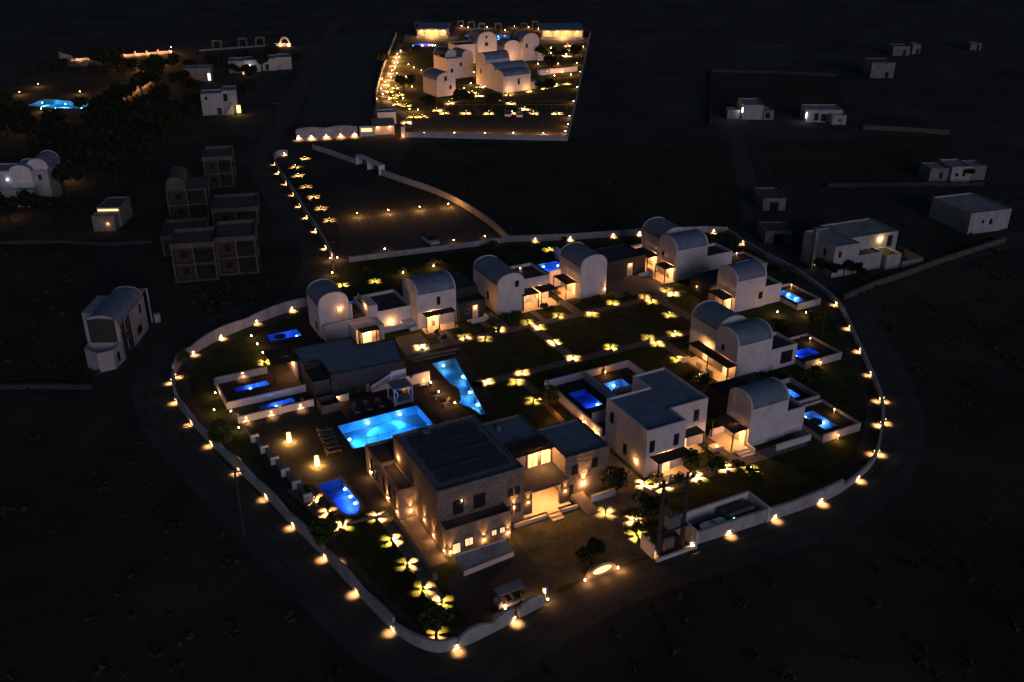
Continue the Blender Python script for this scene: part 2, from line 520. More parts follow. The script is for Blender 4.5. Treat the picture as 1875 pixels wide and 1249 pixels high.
def pool(name, label, pts, z, depth, water, tile, lamps, power, col, ground=True, cop=0.3, copmat="deck"):
    """pts world xy; lamps: list of (x, y) world positions near the pool wall"""
    cx = sum(p[0] for p in pts) / len(pts)
    cy = sum(p[1] for p in pts) / len(pts)
    T = thing(name, label, "pool", (cx, cy, 0))
    L = [(p[0] - cx, p[1] - cy) for p in pts]
    ar = sum(L[i - 1][0] * L[i][1] - L[i][0] * L[i - 1][1] for i in range(len(L)))
    if ar < 0:
        L = L[::-1]
    if ground:
        HOLES.append([(p[0] + cx, p[1] + cy) for p in L])
    n = len(L)
    m = MB()
    m.add([(p[0], p[1], z) for p in L] + [(p[0], p[1], z - depth) for p in L], [(i, i + n, (i + 1) % n + n, (i + 1) % n) for i in range(n)])
    m.sheet(L, z - depth)
    m.build("basin", tile, T)
    MB().ring(offset_poly(L, cop), offset_poly(L, -0.02), z - 0.02, z + 0.05).build("coping", copmat, T)
    MB().sheet(offset_poly(L, 0.02), z - 0.12).build("water", water, T)
    for (lx, ly) in lamps:
        lx, ly = lx - cx, ly - cy
        d = Vector((-lx, -ly)).normalized()
        o = MB().lathe([(0.10, -0.12), (0.17, -0.06), (0.17, 0.06), (0.10, 0.12)], 10).build("pool_lamp", "lamp_pool", T)
        o.location = (lx + d.x * 0.25, ly + d.y * 0.25, z - min(0.45, depth * 0.5))
        light(T, (lx + d.x * 0.62, ly + d.y * 0.62, z - min(0.45, depth * 0.5)), power, col, 0.08, 165.0, 0.4, (d.x, d.y, -0.25))
    return T
# ------------------------------------------------------------------ lamps
_b = MB()
_b.box(-0.04, 0.04, -0.04, 0.04, 0, 0.36)
BP = _b.mesh("bollard_post"); BP.materials.append(MATS["metal_black"])
_b = MB()
_b.ring([(0.12 * math.cos(6.2832 * i / 12), 0.12 * math.sin(6.2832 * i / 12)) for i in range(12)], [(0.11 * math.cos(6.2832 * i / 12), 0.11 * math.sin(6.2832 * i / 12)) for i in range(12)], 0.466, 0.56)
_b.lathe([(0.115, 0.56), (0.07, 0.585)], 12)
BC = _b.mesh("bollard_cap"); BC.materials.append(MATS["metal_black"])
_b = MB()
_b.box(-0.010, 0.010, -0.031, 0.031, 0, 0.19)
BM = _b.mesh("bollard_mullion"); BM.materials.append(MATS["metal_black"])
_b = MB()
_b.lathe([(0.02, 0.365), (0.036, 0.38), (0.036, 0.43), (0.02, 0.45)], 8)
BG = _b.mesh("bollard_bulb"); BG.materials.append(MATS["bulb_hot"])
def bollard(p, label, rot, group, power=230.0, sc=1.0, simple=False):
    T = thing("bollard_light", label, "bollard light", (p[0], p[1], 0.02), rot, group)
    share("post", BP, T, sc=(sc,) * 3)
    c = share("cap", BC, T, sc=(sc,) * 3)
    for sx in (-1, 1):
        for sy in (-1, 1):
            share("mullion", BM, T, (sx * 0.066 * sc, sy * 0.066 * sc, 0.355 * sc), math.atan2(sy, sx), (sc,) * 3)
    share("bulb", BG, T, sc=(sc,) * 3)
    light(T, (0, 0, 0.515 * sc), power * 6.2 * random.uniform(0.65, 1.3), BOLL, 0.012)
    return T
_b = MB()
_b.add([(-0.13, 0, 0), (0.13, 0, 0), (0.13, 0.16, 0), (-0.13, 0.16, 0), (-0.10, 0, 0.16), (0.10, 0, 0.16), (0.10, 0.07, 0.16), (-0.10, 0.07, 0.16)],
       [(4, 5, 6, 7), (1, 2, 6, 5), (2, 3, 7, 6), (3, 0, 4, 7), (0, 1, 5, 4)])
WH_ = _b.mesh("hood"); WH_.materials.append(MATS["metal_white"])
_b = MB()
_b.box(-0.07, 0.07, 0.10, 0.135, -0.05, 0.05)
WG_ = _b.mesh("bulb"); WG_.materials.append(MATS["bulb_hot"])
def wall_lamp(p, ang, label, group, z=0.62, power=120.0, spot=105.0, col=PEACH, cat="wall lamp"):
    """hooded lamp on a wall; ang = direction (radians) in which it faces"""
    T = thing("wall_lamp", label, cat, (p[0], p[1], z), ang - math.pi / 2, group)
    share("hood", WH_, T)
    share("bulb", WG_, T)
    light(T, (0, 0.24, -0.03), power * 4.6 * random.uniform(0.75, 1.2), col, 0.03, spot + 8.0, 0.7, (0, 0.12, -1))
    return T

# ------------------------------------------------------------------ pools let into the ground
def SQ(*ab):
    return [S(a, b) for a, b in ab]
BLUE = (0.10, 0.22, 1.0)
CYAN = (0.16, 0.62, 1.0)
pool("swimming_pool", "large bright cyan swimming pool behind the stone reception building", SQ((-1.6, 23.9), (9.3, 23.9), (9.3, 30.3), (-1.6, 30.0)), 0.02, 1.3, "water_cyan", "tile_blue",
     SQ((2.2, 29.9), (6.9, 30.0), (-1.3, 27.0), (0.5, 24.2), (3.4, 24.2), (6.6, 24.2)), 560.0, (0.035, 0.31, 1.0), cop=0.55)  # near-side lamps are added out of sight to even the water's glow
pool("swimming_pool", "tapering triangular turquoise pool with stepped left edge beside the lawn", SQ((15.6, 40.2), (19.3, 40.3), (16.2, 24.0), (15.5, 24.2), (15.2, 26.6), (14.7, 27.1), (14.3, 28.2), (15.0, 29.0), (15.9, 31.7), (15.5, 33.6)), 0.02, 1.2, "water_cyan", "tile_blue",
     SQ((17.2, 39.9), (18.3, 35.6), (17.4, 31.0), (16.7, 27.2)), 80.0, (0.04, 0.34, 1.0), cop=0.35)
pool("swimming_pool", "small deep blue pool with one rounded end beside the lower lawn", SQ((-7.7, 18.7), (-5.0, 18.8), (-4.6, 13.4), (-4.9, 12.2), (-5.6, 11.4), (-6.4, 11.6), (-6.9, 12.5)), 0.02, 1.1, "water_deep", "tile_deep",
     SQ((-4.95, 17.3), (-4.8, 15.6), (-4.65, 13.9)), 150.0, BLUE, cop=0.4, copmat="paving")
pool("plunge_pool", "blue private pool with dark round mat beside the upper left wall", SQ((-2.7, 57.5), (2.0, 57.6), (2.0, 60.1), (-2.6, 60.0)), 0.02, 1.0, "water_deep", "tile_deep", SQ((0.2, 57.7), (1.8, 58.6)), 80.0, BLUE)
pool("plunge_pool", "narrow blue private pool, upper of the two beside the dark hall", SQ((-10.8, 44.5), (-6.3, 44.6), (-6.3, 46.0), (-10.8, 45.8)), 0.02, 1.0, "water_deep", "tile_deep", SQ((-8.8, 45.7), (-6.5, 45.2)), 220.0, BLUE)
pool("plunge_pool", "blue private pool behind the long planter wall, lower of two", SQ((-9.1, 37.4), (-4.5, 37.5), (-4.5, 39.7), (-9.0, 39.5)), 0.02, 1.0, "water_deep", "tile_deep", SQ((-6.9, 39.4), (-4.7, 38.6)), 220.0, BLUE)
mat_r = MB().lathe([(0.75, 0.0), (0.95, 0.02), (0.95, 0.06), (0.8, 0.08)], 10)
o = mat_r.build("pool_float", "deck")
o.location = (*S(-0.9, 58.9), -0.08)
tag(o, "dark octagonal float lying in the upper left blue pool", "pool float")

pool("plunge_pool", "blue-lit pool court behind the tall single-vaulted villa", SQ((47.0, 62.0), (51.0, 62.0), (51.0, 66.5), (47.0, 66.5)), 0.02, 1.0, "water_deep", "tile_deep", SQ((48.0, 66.3), (50.8, 63.0), (50.8, 65.5)), 70.0, (0.10, 0.25, 1.0), cop=0.3)
pool("plunge_pool", "blue pool glimpsed behind the villa with twin pergolas", SQ((26.2, 61.2), (30.6, 61.2), (30.6, 65.6), (26.2, 65.6)), 0.02, 1.0, "water_deep", "tile_deep", SQ((29.9, 62.5), (29.9, 64.0)), 80.0, (0.10, 0.22, 1.0), cop=0.3)
pool("plunge_pool", "tiny blue pool glimpsed between the upper left villa and its terrace", SQ((11.4, 62.2), (15.2, 62.2), (15.2, 66.4), (11.4, 66.4)), 0.02, 1.0, "water_deep", "tile_deep", SQ((12.6, 64.2), (14.9, 64.2)), 70.0, (0.10, 0.22, 1.0), cop=0.3)
# far pools
pool("swimming_pool", "bright blue swimming pool among dark trees at the far left", [G(50, 193), G(82, 181), G(171, 189), G(150, 199), G(95, 198.5)], 0.02, 1.3, "water_cyan", "tile_blue",
     [G(76, 185), G(120, 187.5), G(150, 196), G(100, 196)], 1100.0, CYAN, cop=0.6)
pool("swimming_pool", "glowing blue oval pool in front of the far restaurant terrace", [G(777 + 24 * math.cos(t), 82.5 + 3.6 * math.sin(t)) for t in [-i * 0.5236 for i in range(12)]], 0.02, 1.0, "water_cyan", "tile_deep", [G(756, 82), G(797, 82)], 1200.0, (0.25, 0.3, 1.0), cop=0.5)
pool("swimming_pool", "far blue pool strip to the left of the pink vaulted house", [G(853, 64), G(884, 63.5), G(884, 67), G(850, 67)], 0.02, 1.2, "water_cyan", "tile_blue", [G(858, 66), G(878, 64.5)], 900.0, (0.10, 0.35, 1.0), cop=0.6)
pool("swimming_pool", "far blue pool to the right of the pink vaulted house", [G(902, 63.5), G(935, 63.5), G(931, 73), G(908, 73)], 0.02, 1.2, "water_cyan", "tile_blue", [G(912, 65), G(926, 71)], 1100.0, (0.10, 0.35, 1.0), cop=0.6)

# ------------------------------------------------------------------ ground, roads, lawns
MB().sheet([(-1800, -200), (1800, -200), (1800, 2600), (-1800, 2600)], 0.0, HOLES).build("ground", "soil")
tag(bpy.data.objects["ground"], kind="structure")
def struct(name, mat, poly, z, holes=()):
    o = MB().sheet(poly, z, holes).build(name, mat)
    return tag(o, kind="structure")
def spline(pts, per=6, closed=False):
    out = []
    n = len(pts)
    rng = range(n if closed else n - 1)
    for i in rng:
        p0 = pts[(i - 1) % n if closed else max(i - 1, 0)]
        p1, p2 = pts[i], pts[(i + 1) % n]
        p3 = pts[(i + 2) % n if closed else min(i + 2, n - 1)]
        for k in range(per):
            t = k / per
            out.append(tuple(0.5 * ((2 * p1[j]) + (-p0[j] + p2[j]) * t + (2 * p0[j] - 5 * p1[j] + 4 * p2[j] - p3[j]) * t * t + (-p0[j] + 3 * p1[j] - 3 * p2[j] + p3[j]) * t ** 3) for j in (0, 1)))
    if not closed:
        out.append(tuple(pts[-1][:2]))
    return out
def strip(pts, w0, w1):
    """left/right offsets of a polyline -> polygon"""
    L, R = [], []
    for i, p in enumerate(pts):
        a, b = pts[max(i - 1, 0)], pts[min(i + 1, len(pts) - 1)]
        d = Vector((b[0] - a[0], b[1] - a[1])).normalized()
        n = Vector((-d.y, d.x))
        L.append((p[0] + n.x * w0, p[1] + n.y * w0))
        R.append((p[0] + n.x * w1, p[1] + n.y * w1))
    return L, R
def ribbon(name, mat, pts, w0, w1, z):
    L, R = strip(pts, w0, w1)
    n = len(pts)
    o = MB().add([(p[0], p[1], z) for p in L] + [(p[0], p[1], z) for p in R], [(i, i + 1, n + i + 1, n + i) for i in range(n - 1)]).build(name, mat)
    return tag(o, kind="structure")
PL = [G(*p) for p in [(563, 560), (530, 570), (470, 592), (404, 620), (352, 650), (330, 668), (320, 690), (319, 712), (326, 738), (352, 775), (390, 815), (438, 862), (490, 912), (540, 965), (598, 1022), (655, 1085), (722, 1155), (760, 1180), (800, 1193), (838, 1187), (880, 1168), (940, 1137), (995, 1108)]]
PR = [G(*p) for p in [(1203, 1018), (1262, 1000), (1332, 978), (1416, 950), (1500, 920), (1540, 900), (1570, 877), (1592, 855), (1605, 832), (1612, 800), (1616, 770), (1613, 735), (1603, 705), (1590, 675), (1575, 642), (1558, 605), (1545, 575), (1530, 556), (1500, 530), (1450, 495), (1400, 470), (1355, 443), (1332, 427)]]
PT = [G(*p) for p in [(1332, 427), (1285, 425), (1170, 430), (1045, 439), (930, 443), (800, 460), (640, 480), (608, 500), (563, 560)]]
inner = spline(PL, 4) + [G(1070, 1062), G(1130, 1040)] + spline(PR, 4)[:-1] + PT[:-1]
struct("lawn", "lawn", inner, 0.008, HOLES)
BED = spline(PL, 4)
ribbon("planting_bed", "track", BED[:-6], 2.0, 0.0, 0.016)
ribbon("planting_bed", "track", spline(PR, 4), 2.0, 0.0, 0.016)
ribbon("planting_bed", "track", PT[:6], 2.0, 0.0, 0.016)
ring_road = [G(*p) for p in [(800, 40), (640, 30), (590, 90), (540, 180), (500, 250), (478, 300), (520, 380), (575, 450), (560, 525), (470, 565), (380, 600), (310, 650), (280, 710), (310, 790), (400, 890), (520, 1010), (640, 1130), (720, 1195), (820, 1228), (900, 1210), (1000, 1150), (1110, 1085), (1250, 1035), (1420, 985), (1540, 935), (1620, 870), (1650, 800), (1640, 720), (1605, 640), (1560, 570), (1480, 500), (1395, 440), (1370, 390), (1362, 330), (1340, 240), (1310, 225)]]
ribbon("road", "track", spline(ring_road, 8), 2.6, -2.6, 0.006)
for w in (-0.95, 0.95):
    ribbon("tyre_track", "field_pale", spline(ring_road[6:], 8), w + 0.28, w - 0.28, 0.011)
ribbon("lane", "track", spline([G(1545, 548), (G(1650, 512)), G(1760, 470), G(1875, 432), G(2050, 380)], 6), 2.2, -2.2, 0.010)
for nm, mt, pl in [("field", "field", [(1000, 262), (1335, 245), (1360, 400), (1330, 420), (940, 436), (870, 385), (720, 320), (760, 262)]),
                   ("field", "field", [(1395, 140), (1530, 140), (1570, 228), (1415, 180)]),
                   ("field", "field", [(1400, 260), (1735, 248), (1800, 330), (1420, 335)]),
                   ("field_pale", "field_pale", [(1350, 82), (1452, 80), (1449, 122), (1346, 125)]),
                   ("field_pale", "field_pale", [(1300, 205), (1350, 200), (1345, 224), (1300, 226)]),
                   ("field", "field", [(0, 445), (180, 445), (150, 700), (0, 705)]),
                   ("field_pale", "asphalt", [(600, 66), (720, 56), (680, 240), (545, 235)])]:
    struct(nm, mt, [G(*p) for p in pl], 0.012)

def path(name, mat, a0, a1, b0, b1, z):
    struct(name, mat, SQ((a0, b0), (a1, b0), (a1, b1), (a0, b1)), z)
path("path", "paving", 13.5, 63, 44.2, 45.7, 0.016)
path("path", "paving", 33.3, 34.9, 32.6, 44.2, 0.016)
path("path", "paving", 18.2, 58.2, 31.0, 32.6, 0.016)
path("path", "paving", 56.4, 58.2, 32.6, 44.2, 0.016)
path("path", "paving", 47.6, 49.3, 1.5, 31.0, 0.016)
path("path", "paving", 24.0, 25.3, 15.0, 31.0, 0.016)
path("path", "paving", 22.0, 47.6, -0.6, 1.3, 0.016)
path("path", "paving", 37.0, 38.3, 1.3, 8.0, 0.020)
path("path", "paving", 21.9, 25.4, 1.3, 9.0, 0.020)
for (a0, a1, b0, b1) in [(19.5, 22.0, 45.7, 50.6), (27.5, 28.6, 45.7, 49.4), (29.4, 31.0, 45.7, 52.0), (36.2, 37.2, 45.7, 49.3), (42.0, 43.6, 45.7, 51.0), (51.5, 61.5, 47.5, 54.4), (58.2, 60.0, 45.7, 47.5), (13.5, 18.0, 45.7, 50.4), (58.2, 62.0, 34.0, 35.4)]:
    path("path", "paving", a0, a1, b0, b1, 0.020)
path("path", "paving", -3.75, -2.6, -5.6, 10.4, 0.016)
path("path", "paving", -2.1, -0.05, -0.5, 8.2, 0.016)
ribbon("path", "paving", SQ((-9.9, 19.6), (-9.0, 16.1), (-8.3, 13.0), (-7.6, 9.6)), 0.3, -1.3, 0.018)
path("plaza", "plaza_gravel", 7.6, 18.6, -9.0, 1.6, 0.014)
struct("driveway", "asphalt", SQ((-2.0, -10.0), (7.6, -10.4), (7.6, -1.0), (0.5, -1.8), (-2.0, -4.0)), 0.014)
struct("courtyard", "paving", SQ((18.6, -4.0), (25.0, -4.5), (25.0, -0.6), (22.0, -0.6), (22.0, 1.3), (21.5, 3.0), (18.6, 2.0)), 0.018)
struct("pool_deck", "deck", SQ((-11.5, 19.6), (-8.5, 11.0), (-1.9, 9.8), (-1.9, 19.0), (10.4, 19.0), (13.9, 24.0), (13.2, 28.0), (13.9, 30.5), (14.2, 41.2), (10.5, 41.2), (10.5, 36.2), (-2.4, 36.2), (-4.0, 36.4), (-12.2, 35.9)), 0.014, HOLES)
struct("pool_surround", "deck", SQ((12.6, 43.2), (21.6, 43.2), (18.2, 23.0), (14.0, 23.0), (13.9, 30.5), (14.2, 41.3)), 0.016, HOLES)
for k, b in enumerate((41.6, 42.4)):
    T0 = site("pool_step", ("lower" if k == 0 else "upper") + " pale step at the wide end of the triangular pool", "step", 13.4, b)
    MB().box(0, 6.6 + k * 0.9, 0, 0.35, 0, 0.16 + 0.1 * k).build("tread", "paving", T0)
struct("courtyard", "deck", SQ((-12.6, 40.6), (-2.3, 41.0), (-2.3, 49.0), (-12.6, 48.2)), 0.014, HOLES)
struct("courtyard", "deck", SQ((-12.6, 36.6), (-2.4, 36.7), (-2.4, 40.4), (-12.6, 40.3)), 0.014, HOLES)
struct("courtyard", "deck", SQ((-4.0, 54.0), (4.0, 54.2), (4.0, 62.0), (-4.0, 61.6)), 0.014, HOLES)

# parking field behind the villas
struct("car_park", "asphalt", [G(*p) for p in [(617, 402), (826, 379), (865, 396), (925, 437), (640, 477), (622, 470)]], 0.014)
struct("parking_verge", "soil", [G(*p) for p in [(570, 274), (650, 300), (826, 378), (617, 401), (560, 300)]], 0.010)
for k in range(12):
    t = k / 11
    p, q = G(617 + 209 * t, 401 - 23 * t), G(628 + 213 * t, 425 - 26 * t)
    L, R = strip([p, q], 0.06, -0.06)
    struct("parking_line", "paint_white", [L[0], L[1], R[1], R[0]], 0.024)
for k in range(9):
    p, q = G(660 + 28.5 * k, 470 - 3.6 * k), G(646 + 28.5 * k, 452 - 3.6 * k)
    L, R = strip([p, q], 0.06, -0.06)
    struct("parking_line", "paint_white", [L[0], L[1], R[1], R[0]], 0.024)
# far compound surfaces
struct("far_lawn", "lawn", [G(*p) for p in [(742, 249), (1037, 256), (1081, 60), (727, 60), (690, 200)]], 0.008, HOLES)
struct("far_car_park", "asphalt", [G(*p) for p in [(745, 248), (1035, 255), (1047, 205), (800, 207), (760, 222)]], 0.014)
struct("far_drive", "track", [G(*p) for p in [(540, 262), (690, 253), (745, 251), (742, 232), (716, 236), (700, 250), (540, 258)]], 0.016)
ribbon("far_path", "paving", [G(*p) for p in [(745, 235), (745, 215), (710, 190), (702, 165), (716, 130), (730, 95), (735, 80)]], 1.2, -1.2, 0.016)
ribbon("far_path", "paving", [G(*p) for p in [(800, 205), (845, 182), (880, 170), (888, 140), (878, 120), (868, 108)]], 0.9, -0.9, 0.016)
ribbon("far_path", "paving", [G(*p) for p in [(865, 172), (905, 180), (960, 200), (985, 205)]], 0.8, -0.8, 0.020)
ribbon("far_path", "paving", [G(*p) for p in [(818, 92), (826, 75), (838, 60), (845, 50)]], 2.0, -2.0, 0.016)
ribbon("far_path", "paving", [G(*p) for p in [(1036, 110), (1039, 90), (1042, 74)]], 1.4, -1.4, 0.016)
struct("far_terrace", "paving", [G(*p) for p in [(738, 78), (820, 78), (822, 64), (742, 62)]], 0.020)
struct("far_terrace", "paving", [G(*p) for p in [(985, 80), (1078, 80), (1080, 68), (985, 68)]], 0.020)
ribbon("beach_path", "paving", [G(*p) for p in [(112, 112), (150, 111), (200, 107), (260, 102), (314, 97)]], 1.6, -1.6, 0.014)
ribbon("garden_path", "paving", spline([G(*p) for p in [(150, 205), (185, 205), (215, 185), (250, 165), (268, 150), (272, 135)]], 5), 1.8, -1.8, 0.014)
struct("grass_clearing", "field_pale", [G(*p) for p in [(270, 190), (300, 170), (330, 180), (345, 210), (300, 225), (275, 212)]], 0.012)

# ------------------------------------------------------------------ boundary walls
def wall_run(name, label, pts, h, th=0.28, wave=None, mat="plaster_wall", per=6, smooth=True, cat="wall", endh=None):
    """wave = (length, amplitude): swelling top"""
    P = spline(pts, per) if smooth else pts
    Q = [P[0]]
    for i in range(1, len(P)):
        a, b = P[i - 1], P[i]
        k = max(1, int(math.hypot(b[0] - a[0], b[1] - a[1]) / 0.7))
        Q += [(a[0] + (b[0] - a[0]) * j / k, a[1] + (b[1] - a[1]) * j / k) for j in range(1, k + 1)]
    o = (Q[0][0], Q[0][1])
    Q = [(p[0] - o[0], p[1] - o[1]) for p in Q]
    L, R = strip(Q, th / 2, -th / 2)
    s, hs = 0.0, []
    for i, p in enumerate(Q):
        if i:
            s += math.hypot(p[0] - Q[i - 1][0], p[1] - Q[i - 1][1])
        if wave:
            hs.append(h + wave[1] * abs(math.sin(math.pi * s / wave[0])) ** 0.6)
        else:
            hs.append(h)
    n = len(Q)
    vs = [(*p, 0) for p in L] + [(*p, 0) for p in R] + [(*L[i], hs[i]) for i in range(n)] + [(*R[i], hs[i]) for i in range(n)]
    fs = []
    for i in range(n - 1):
        fs += [(i + 1, i, 2 * n + i, 2 * n + i + 1), (n + i, n + i + 1, 3 * n + i + 1, 3 * n + i), (2 * n + i, 3 * n + i, 3 * n + i + 1, 2 * n + i + 1)]
    fs += [(0, n, 3 * n, 2 * n), (n - 1, 3 * n - 1, 4 * n - 1, 2 * n - 1)]
    ob = MB().add(vs, fs).build(name, mat)
    ob.location = (*o, 0)
    return tag(ob, label, cat)
wall_run("boundary_wall", "white swelling boundary wall curving round the upper left of the compound", PL[:7], 1.35, 0.3, (11.0, 0.45))
wall_run("boundary_wall", "white wavy boundary wall running down the left side of the compound", PL[6:17], 1.15, 0.3, (8.0, 0.45))
wall_run("boundary_wall", "white boundary wall rounding the lower left corner of the compound", PL[16:20], 0.95, 0.3, (9.0, 0.35))
wall_run("boundary_wall", "arched white boundary wall in front of the golf cart", [PL[19], PL[20], PL[21]], 0.95, 0.3, (3.6, 0.75), per=3)
wall_run("boundary_wall", "short arched white wall beside the vehicle entrance", [G(949, 1131), G(994, 1108)], 1.0, 0.3, (2.9, 0.7), smooth=False)
wall_run("boundary_wall", "white front boundary wall from the transformer poles to the right corner", PR[1:6], 1.45, 0.3, (13.0, 0.25))
wall_run("boundary_wall", "low white boundary wall curving round the right side of the compound", PR[5:17], 0.85, 0.3)
wall_run("boundary_wall", "low pale boundary wall along the lane at the upper right", PR[16:], 0.9, 0.3)
wall_run("boundary_wall", "pale boundary wall along the back of the upper villas", PT[:5], 1.2, 0.3, smooth=False)
wall_run("car_park_wall", "grey wall along the near edge of the car park", PT[4:7], 1.0, 0.3, smooth=False)
wall_run("car_park_wall", "pale diagonal wall along the right side of the car park", [G(*p) for p in [(695, 319), (740, 335), (790, 352), (835, 372), (870, 393), (900, 415), (930, 442)]], 1.3, 0.35)
wall_run("car_park_wall", "short pale wall from the lane to the bin shelter", [G(573, 273), G(610, 285), G(652, 300)], 1.2, 0.35, smooth=False)
wall_run("car_park_wall", "long lamp-lit wall down the left side of the car park", [G(*p) for p in [(527, 284), (510, 286), (503, 296), (512, 318), (527, 340), (545, 368), (560, 394), (578, 420), (600, 458), (612, 480)]], 1.2, 0.3, (9.0, 0.3))
wall_run("far_wall", "white wall along the near edge of the far car park", [G(742, 251), G(1038, 258)], 1.3, 0.35, smooth=False)
wall_run("far_wall", "thin wall along the right side of the far lit compound", [G(1038, 258), G(1056, 180), G(1081, 62)], 1.3, 0.35, smooth=False)
wall_run("far_wall", "thin wall along the left side of the far lit compound", [G(690, 205), G(688, 175), G(700, 130), G(726, 64)], 1.3, 0.35, smooth=False)
wall_run("far_wall", "wavy white wall with small lamps beside the far gatehouse", [G(543, 256), G(590, 254), G(655, 250)], 2.6, 0.4, (7.5, 0.5), smooth=False)
wall_run("field_wall", "dry stone wall below the pale far field", [G(1300, 132), G(1400, 134), G(1530, 140)], 1.0, 0.5, smooth=False, mat="concrete_dark")
wall_run("field_wall", "dim stone wall right of the two small lit houses", [G(1580, 237), G(1660, 241), G(1738, 247)], 1.2, 0.5, smooth=False, mat="concrete")
wall_run("field_wall", "stone wall in front of the farmhouse with rounded walls", [G(1515, 343), G(1600, 342), G(1800, 340)], 0.9, 0.5, smooth=False, mat="concrete_dark")
wall_run("field_wall", "rough wall along the lane below the large right house", [G(1545, 549), G(1600, 525), G(1640, 512), G(1720, 482), G(1840, 443)], 1.0, 0.4, smooth=False, mat="concrete")
wall_run("field_wall", "dark field wall at the left edge of the picture", [G(-20, 713), G(80, 711), G(170, 712)], 0.7, 0.5, smooth=False, mat="concrete_dark")
wall_run("field_wall", "thin field wall left of the shed with a glowing strip", [G(-20, 447), G(120, 445), G(190, 450), G(280, 445)], 0.6, 0.4, smooth=False, mat="concrete_dark")
wall_run("field_wall", "faint wall left of the far small lit houses", [G(1302, 132), G(1303, 180), G(1300, 227)], 1.0, 0.5, smooth=False, mat="concrete_dark")

# ------------------------------------------------------------------ the lit compound: buildings (site metres)
def poly_block(T, poly, h, wall="plaster", roof="roof_coat", par=0.3, t=0.2):
    MB().prism(poly, 0, h - par).build("wall", wall, T)
    MB().prism(offset_poly(poly, -t), h - par, h - par + 0.04).build("flat_roof", roof, T)
    MB().ring(poly, offset_poly(poly, -t), h - par, h).build("parapet", wall, T)
def terrace(T, poly, z, holes, mat="deck", side="plaster_wall"):
    n = len(poly)
    MB().add([(p[0], p[1], 0) for p in poly] + [(p[0], p[1], z - 0.04) for p in poly], [(i, (i + 1) % n, (i + 1) % n + n, i + n) for i in range(n)]).build("terrace_wall", side, T)
    MB().sheet(poly, z, holes).build("terrace_floor", mat, T)
def low_wall(T, x0, x1, y0, y1, z0, z1, mat="plaster"):
    MB().box(x0, x1, y0, y1, z0, z1).build("parapet", mat, T)
def lit_door(T, face, pos, c, z=0.12, w=1.0, h=2.1, mat="pane_lit", parts=2):
    opening(T, face, pos, c, z, w, h, mat, "door", "metal_white", 0.06, parts)

# reception
T = begin("reception_building", "large stone reception building with solar panels on its dark flat roof", "building", 0, 0)
flat_block(T, 0, 7.3, 0, 1.8, 3.5, "stone_beige", "roof_dark", 0.25, t=0.12)
flat_block(T, 0, 9.8, 1.8, 14, 7.0, "stone_beige", "roof_grey", 0.3)
flat_block(T, -1.8, 0, 8.3, 14.0, 3.7, "stone_beige", "roof_dark", 0.35)
flat_block(T, -1.8, 10.2, 14.0, 18.6, 3.7, "stone_beige", "roof_dark", 0.35)
flat_block(T, 9.8, 15.7, 6.2, 14, 5.5, "stone_beige", "roof_coat", 0.25)
flat_block(T, 15.7, 21.3, 3.2, 10, 5.5, "stone_beige", "roof_coat", 0.3)
MB().box(9.8, 15.7, 2.3, 6.2, 3.0, 3.35).build("canopy", "roof_dark", T)
MB().box(9.8, 15.7, 1.9, 6.2, 0, 0.38).build("porch_floor", "sign_face", T)
MB().box(9.8, 11.1, 2.35, 2.75, 0.38, 3.0).build("pier", "stone_dark", T)
MB().box(14.6, 15.7, 2.35, 2.75, 0.38, 3.0).build("pier", "stone_dark", T)
steps(T, 12.6, 14.0, 0.3, 1.9, 3, 0.125, 'y', "sign_face")
MB().box(8.4, 12.3, 1.25, 1.5, 0, 0.42).build("kerb_wall", "sign_face", T)
MB().box(14.2, 16.2, 1.25, 1.5, 0, 0.42).build("kerb_wall", "sign_face", T)
MB().add([(16.4, -0.4, 0), (17.9, -0.4, 0), (17.9, 3.1, 0), (16.4, 3.1, 0), (16.4, -0.4, 0.08), (17.9, -0.4, 0.08), (17.9, 3.1, 0.6), (16.4, 3.1, 0.6)], [(4, 5, 6, 7), (0, 1, 5, 4), (1, 2, 6, 5), (2, 3, 7, 6), (3, 0, 4, 7)]).build("ramp", "paving", T)
MB().box(18.1, 21.2, 1.4, 1.6, 0, 0.9).build("garden_wall", "plaster", T)
for (c, z, w, h, p, mt) in [(1.1, 0.35, 0.8, 1.15, 1, "pane_cream"), (2.5, 0.85, 0.9, 0.85, 2, "pane_bright"), (5.35, 1.1, 0.55, 0.6, 2, "pane_bright"), (6.3, 1.1, 0.55, 0.6, 2, "pane_bright")]:
    opening(T, 'y', 0.0, c, z, w, h, mt, "window", "wood_dark", 0.05, p)
MB().box(1.9, 3.1, -0.16, -0.001, 2.05, 2.13).build("window_hood", "stone_beige", T)
for (c, z) in [(8.2, 3.9), (9.0, 3.9), (8.2, 1.7), (9.0, 1.7)]:
    opening(T, 'y', 1.8, c, z, 0.5, 0.85)
for (c, z, w, h) in [(2.2, 3.75, 1.0, 1.5), (4.6, 3.75, 1.2, 1.5)]:
    opening(T, 'y', 1.8, c, z, w, h, parts=2)
for (c, z) in [(16.9, 3.1), (19.4, 3.3)]:
    opening(T, 'y', 3.2, c, z, 0.6, 1.1)
opening(T, 'y', 3.2, 16.3, 0.5, 0.7, 1.2)
for b in (9.4, 11.0, 12.6, 15.2, 16.6):
    opening(T, 'x', -1.8, b, 0.9, 0.5, 1.9)
for c in (13.2, 14.85):
    opening(T, 'y', 6.2, c, 3.42, 1.25, 1.75, "pane_lit", "door", "wood_dark", 0.06, 2)
opening(T, 'y', 6.2, 12.8, 0.42, 2.0, 2.1, "pane_lit", "door", "wood_light", 0.06, 2)
pergola(T, 10.6, 15.6, 5.4, 8.2, 5.55, 'x', [])
ceiling_lamp(T, (14.0, 5.5, 5.15), 45.0)
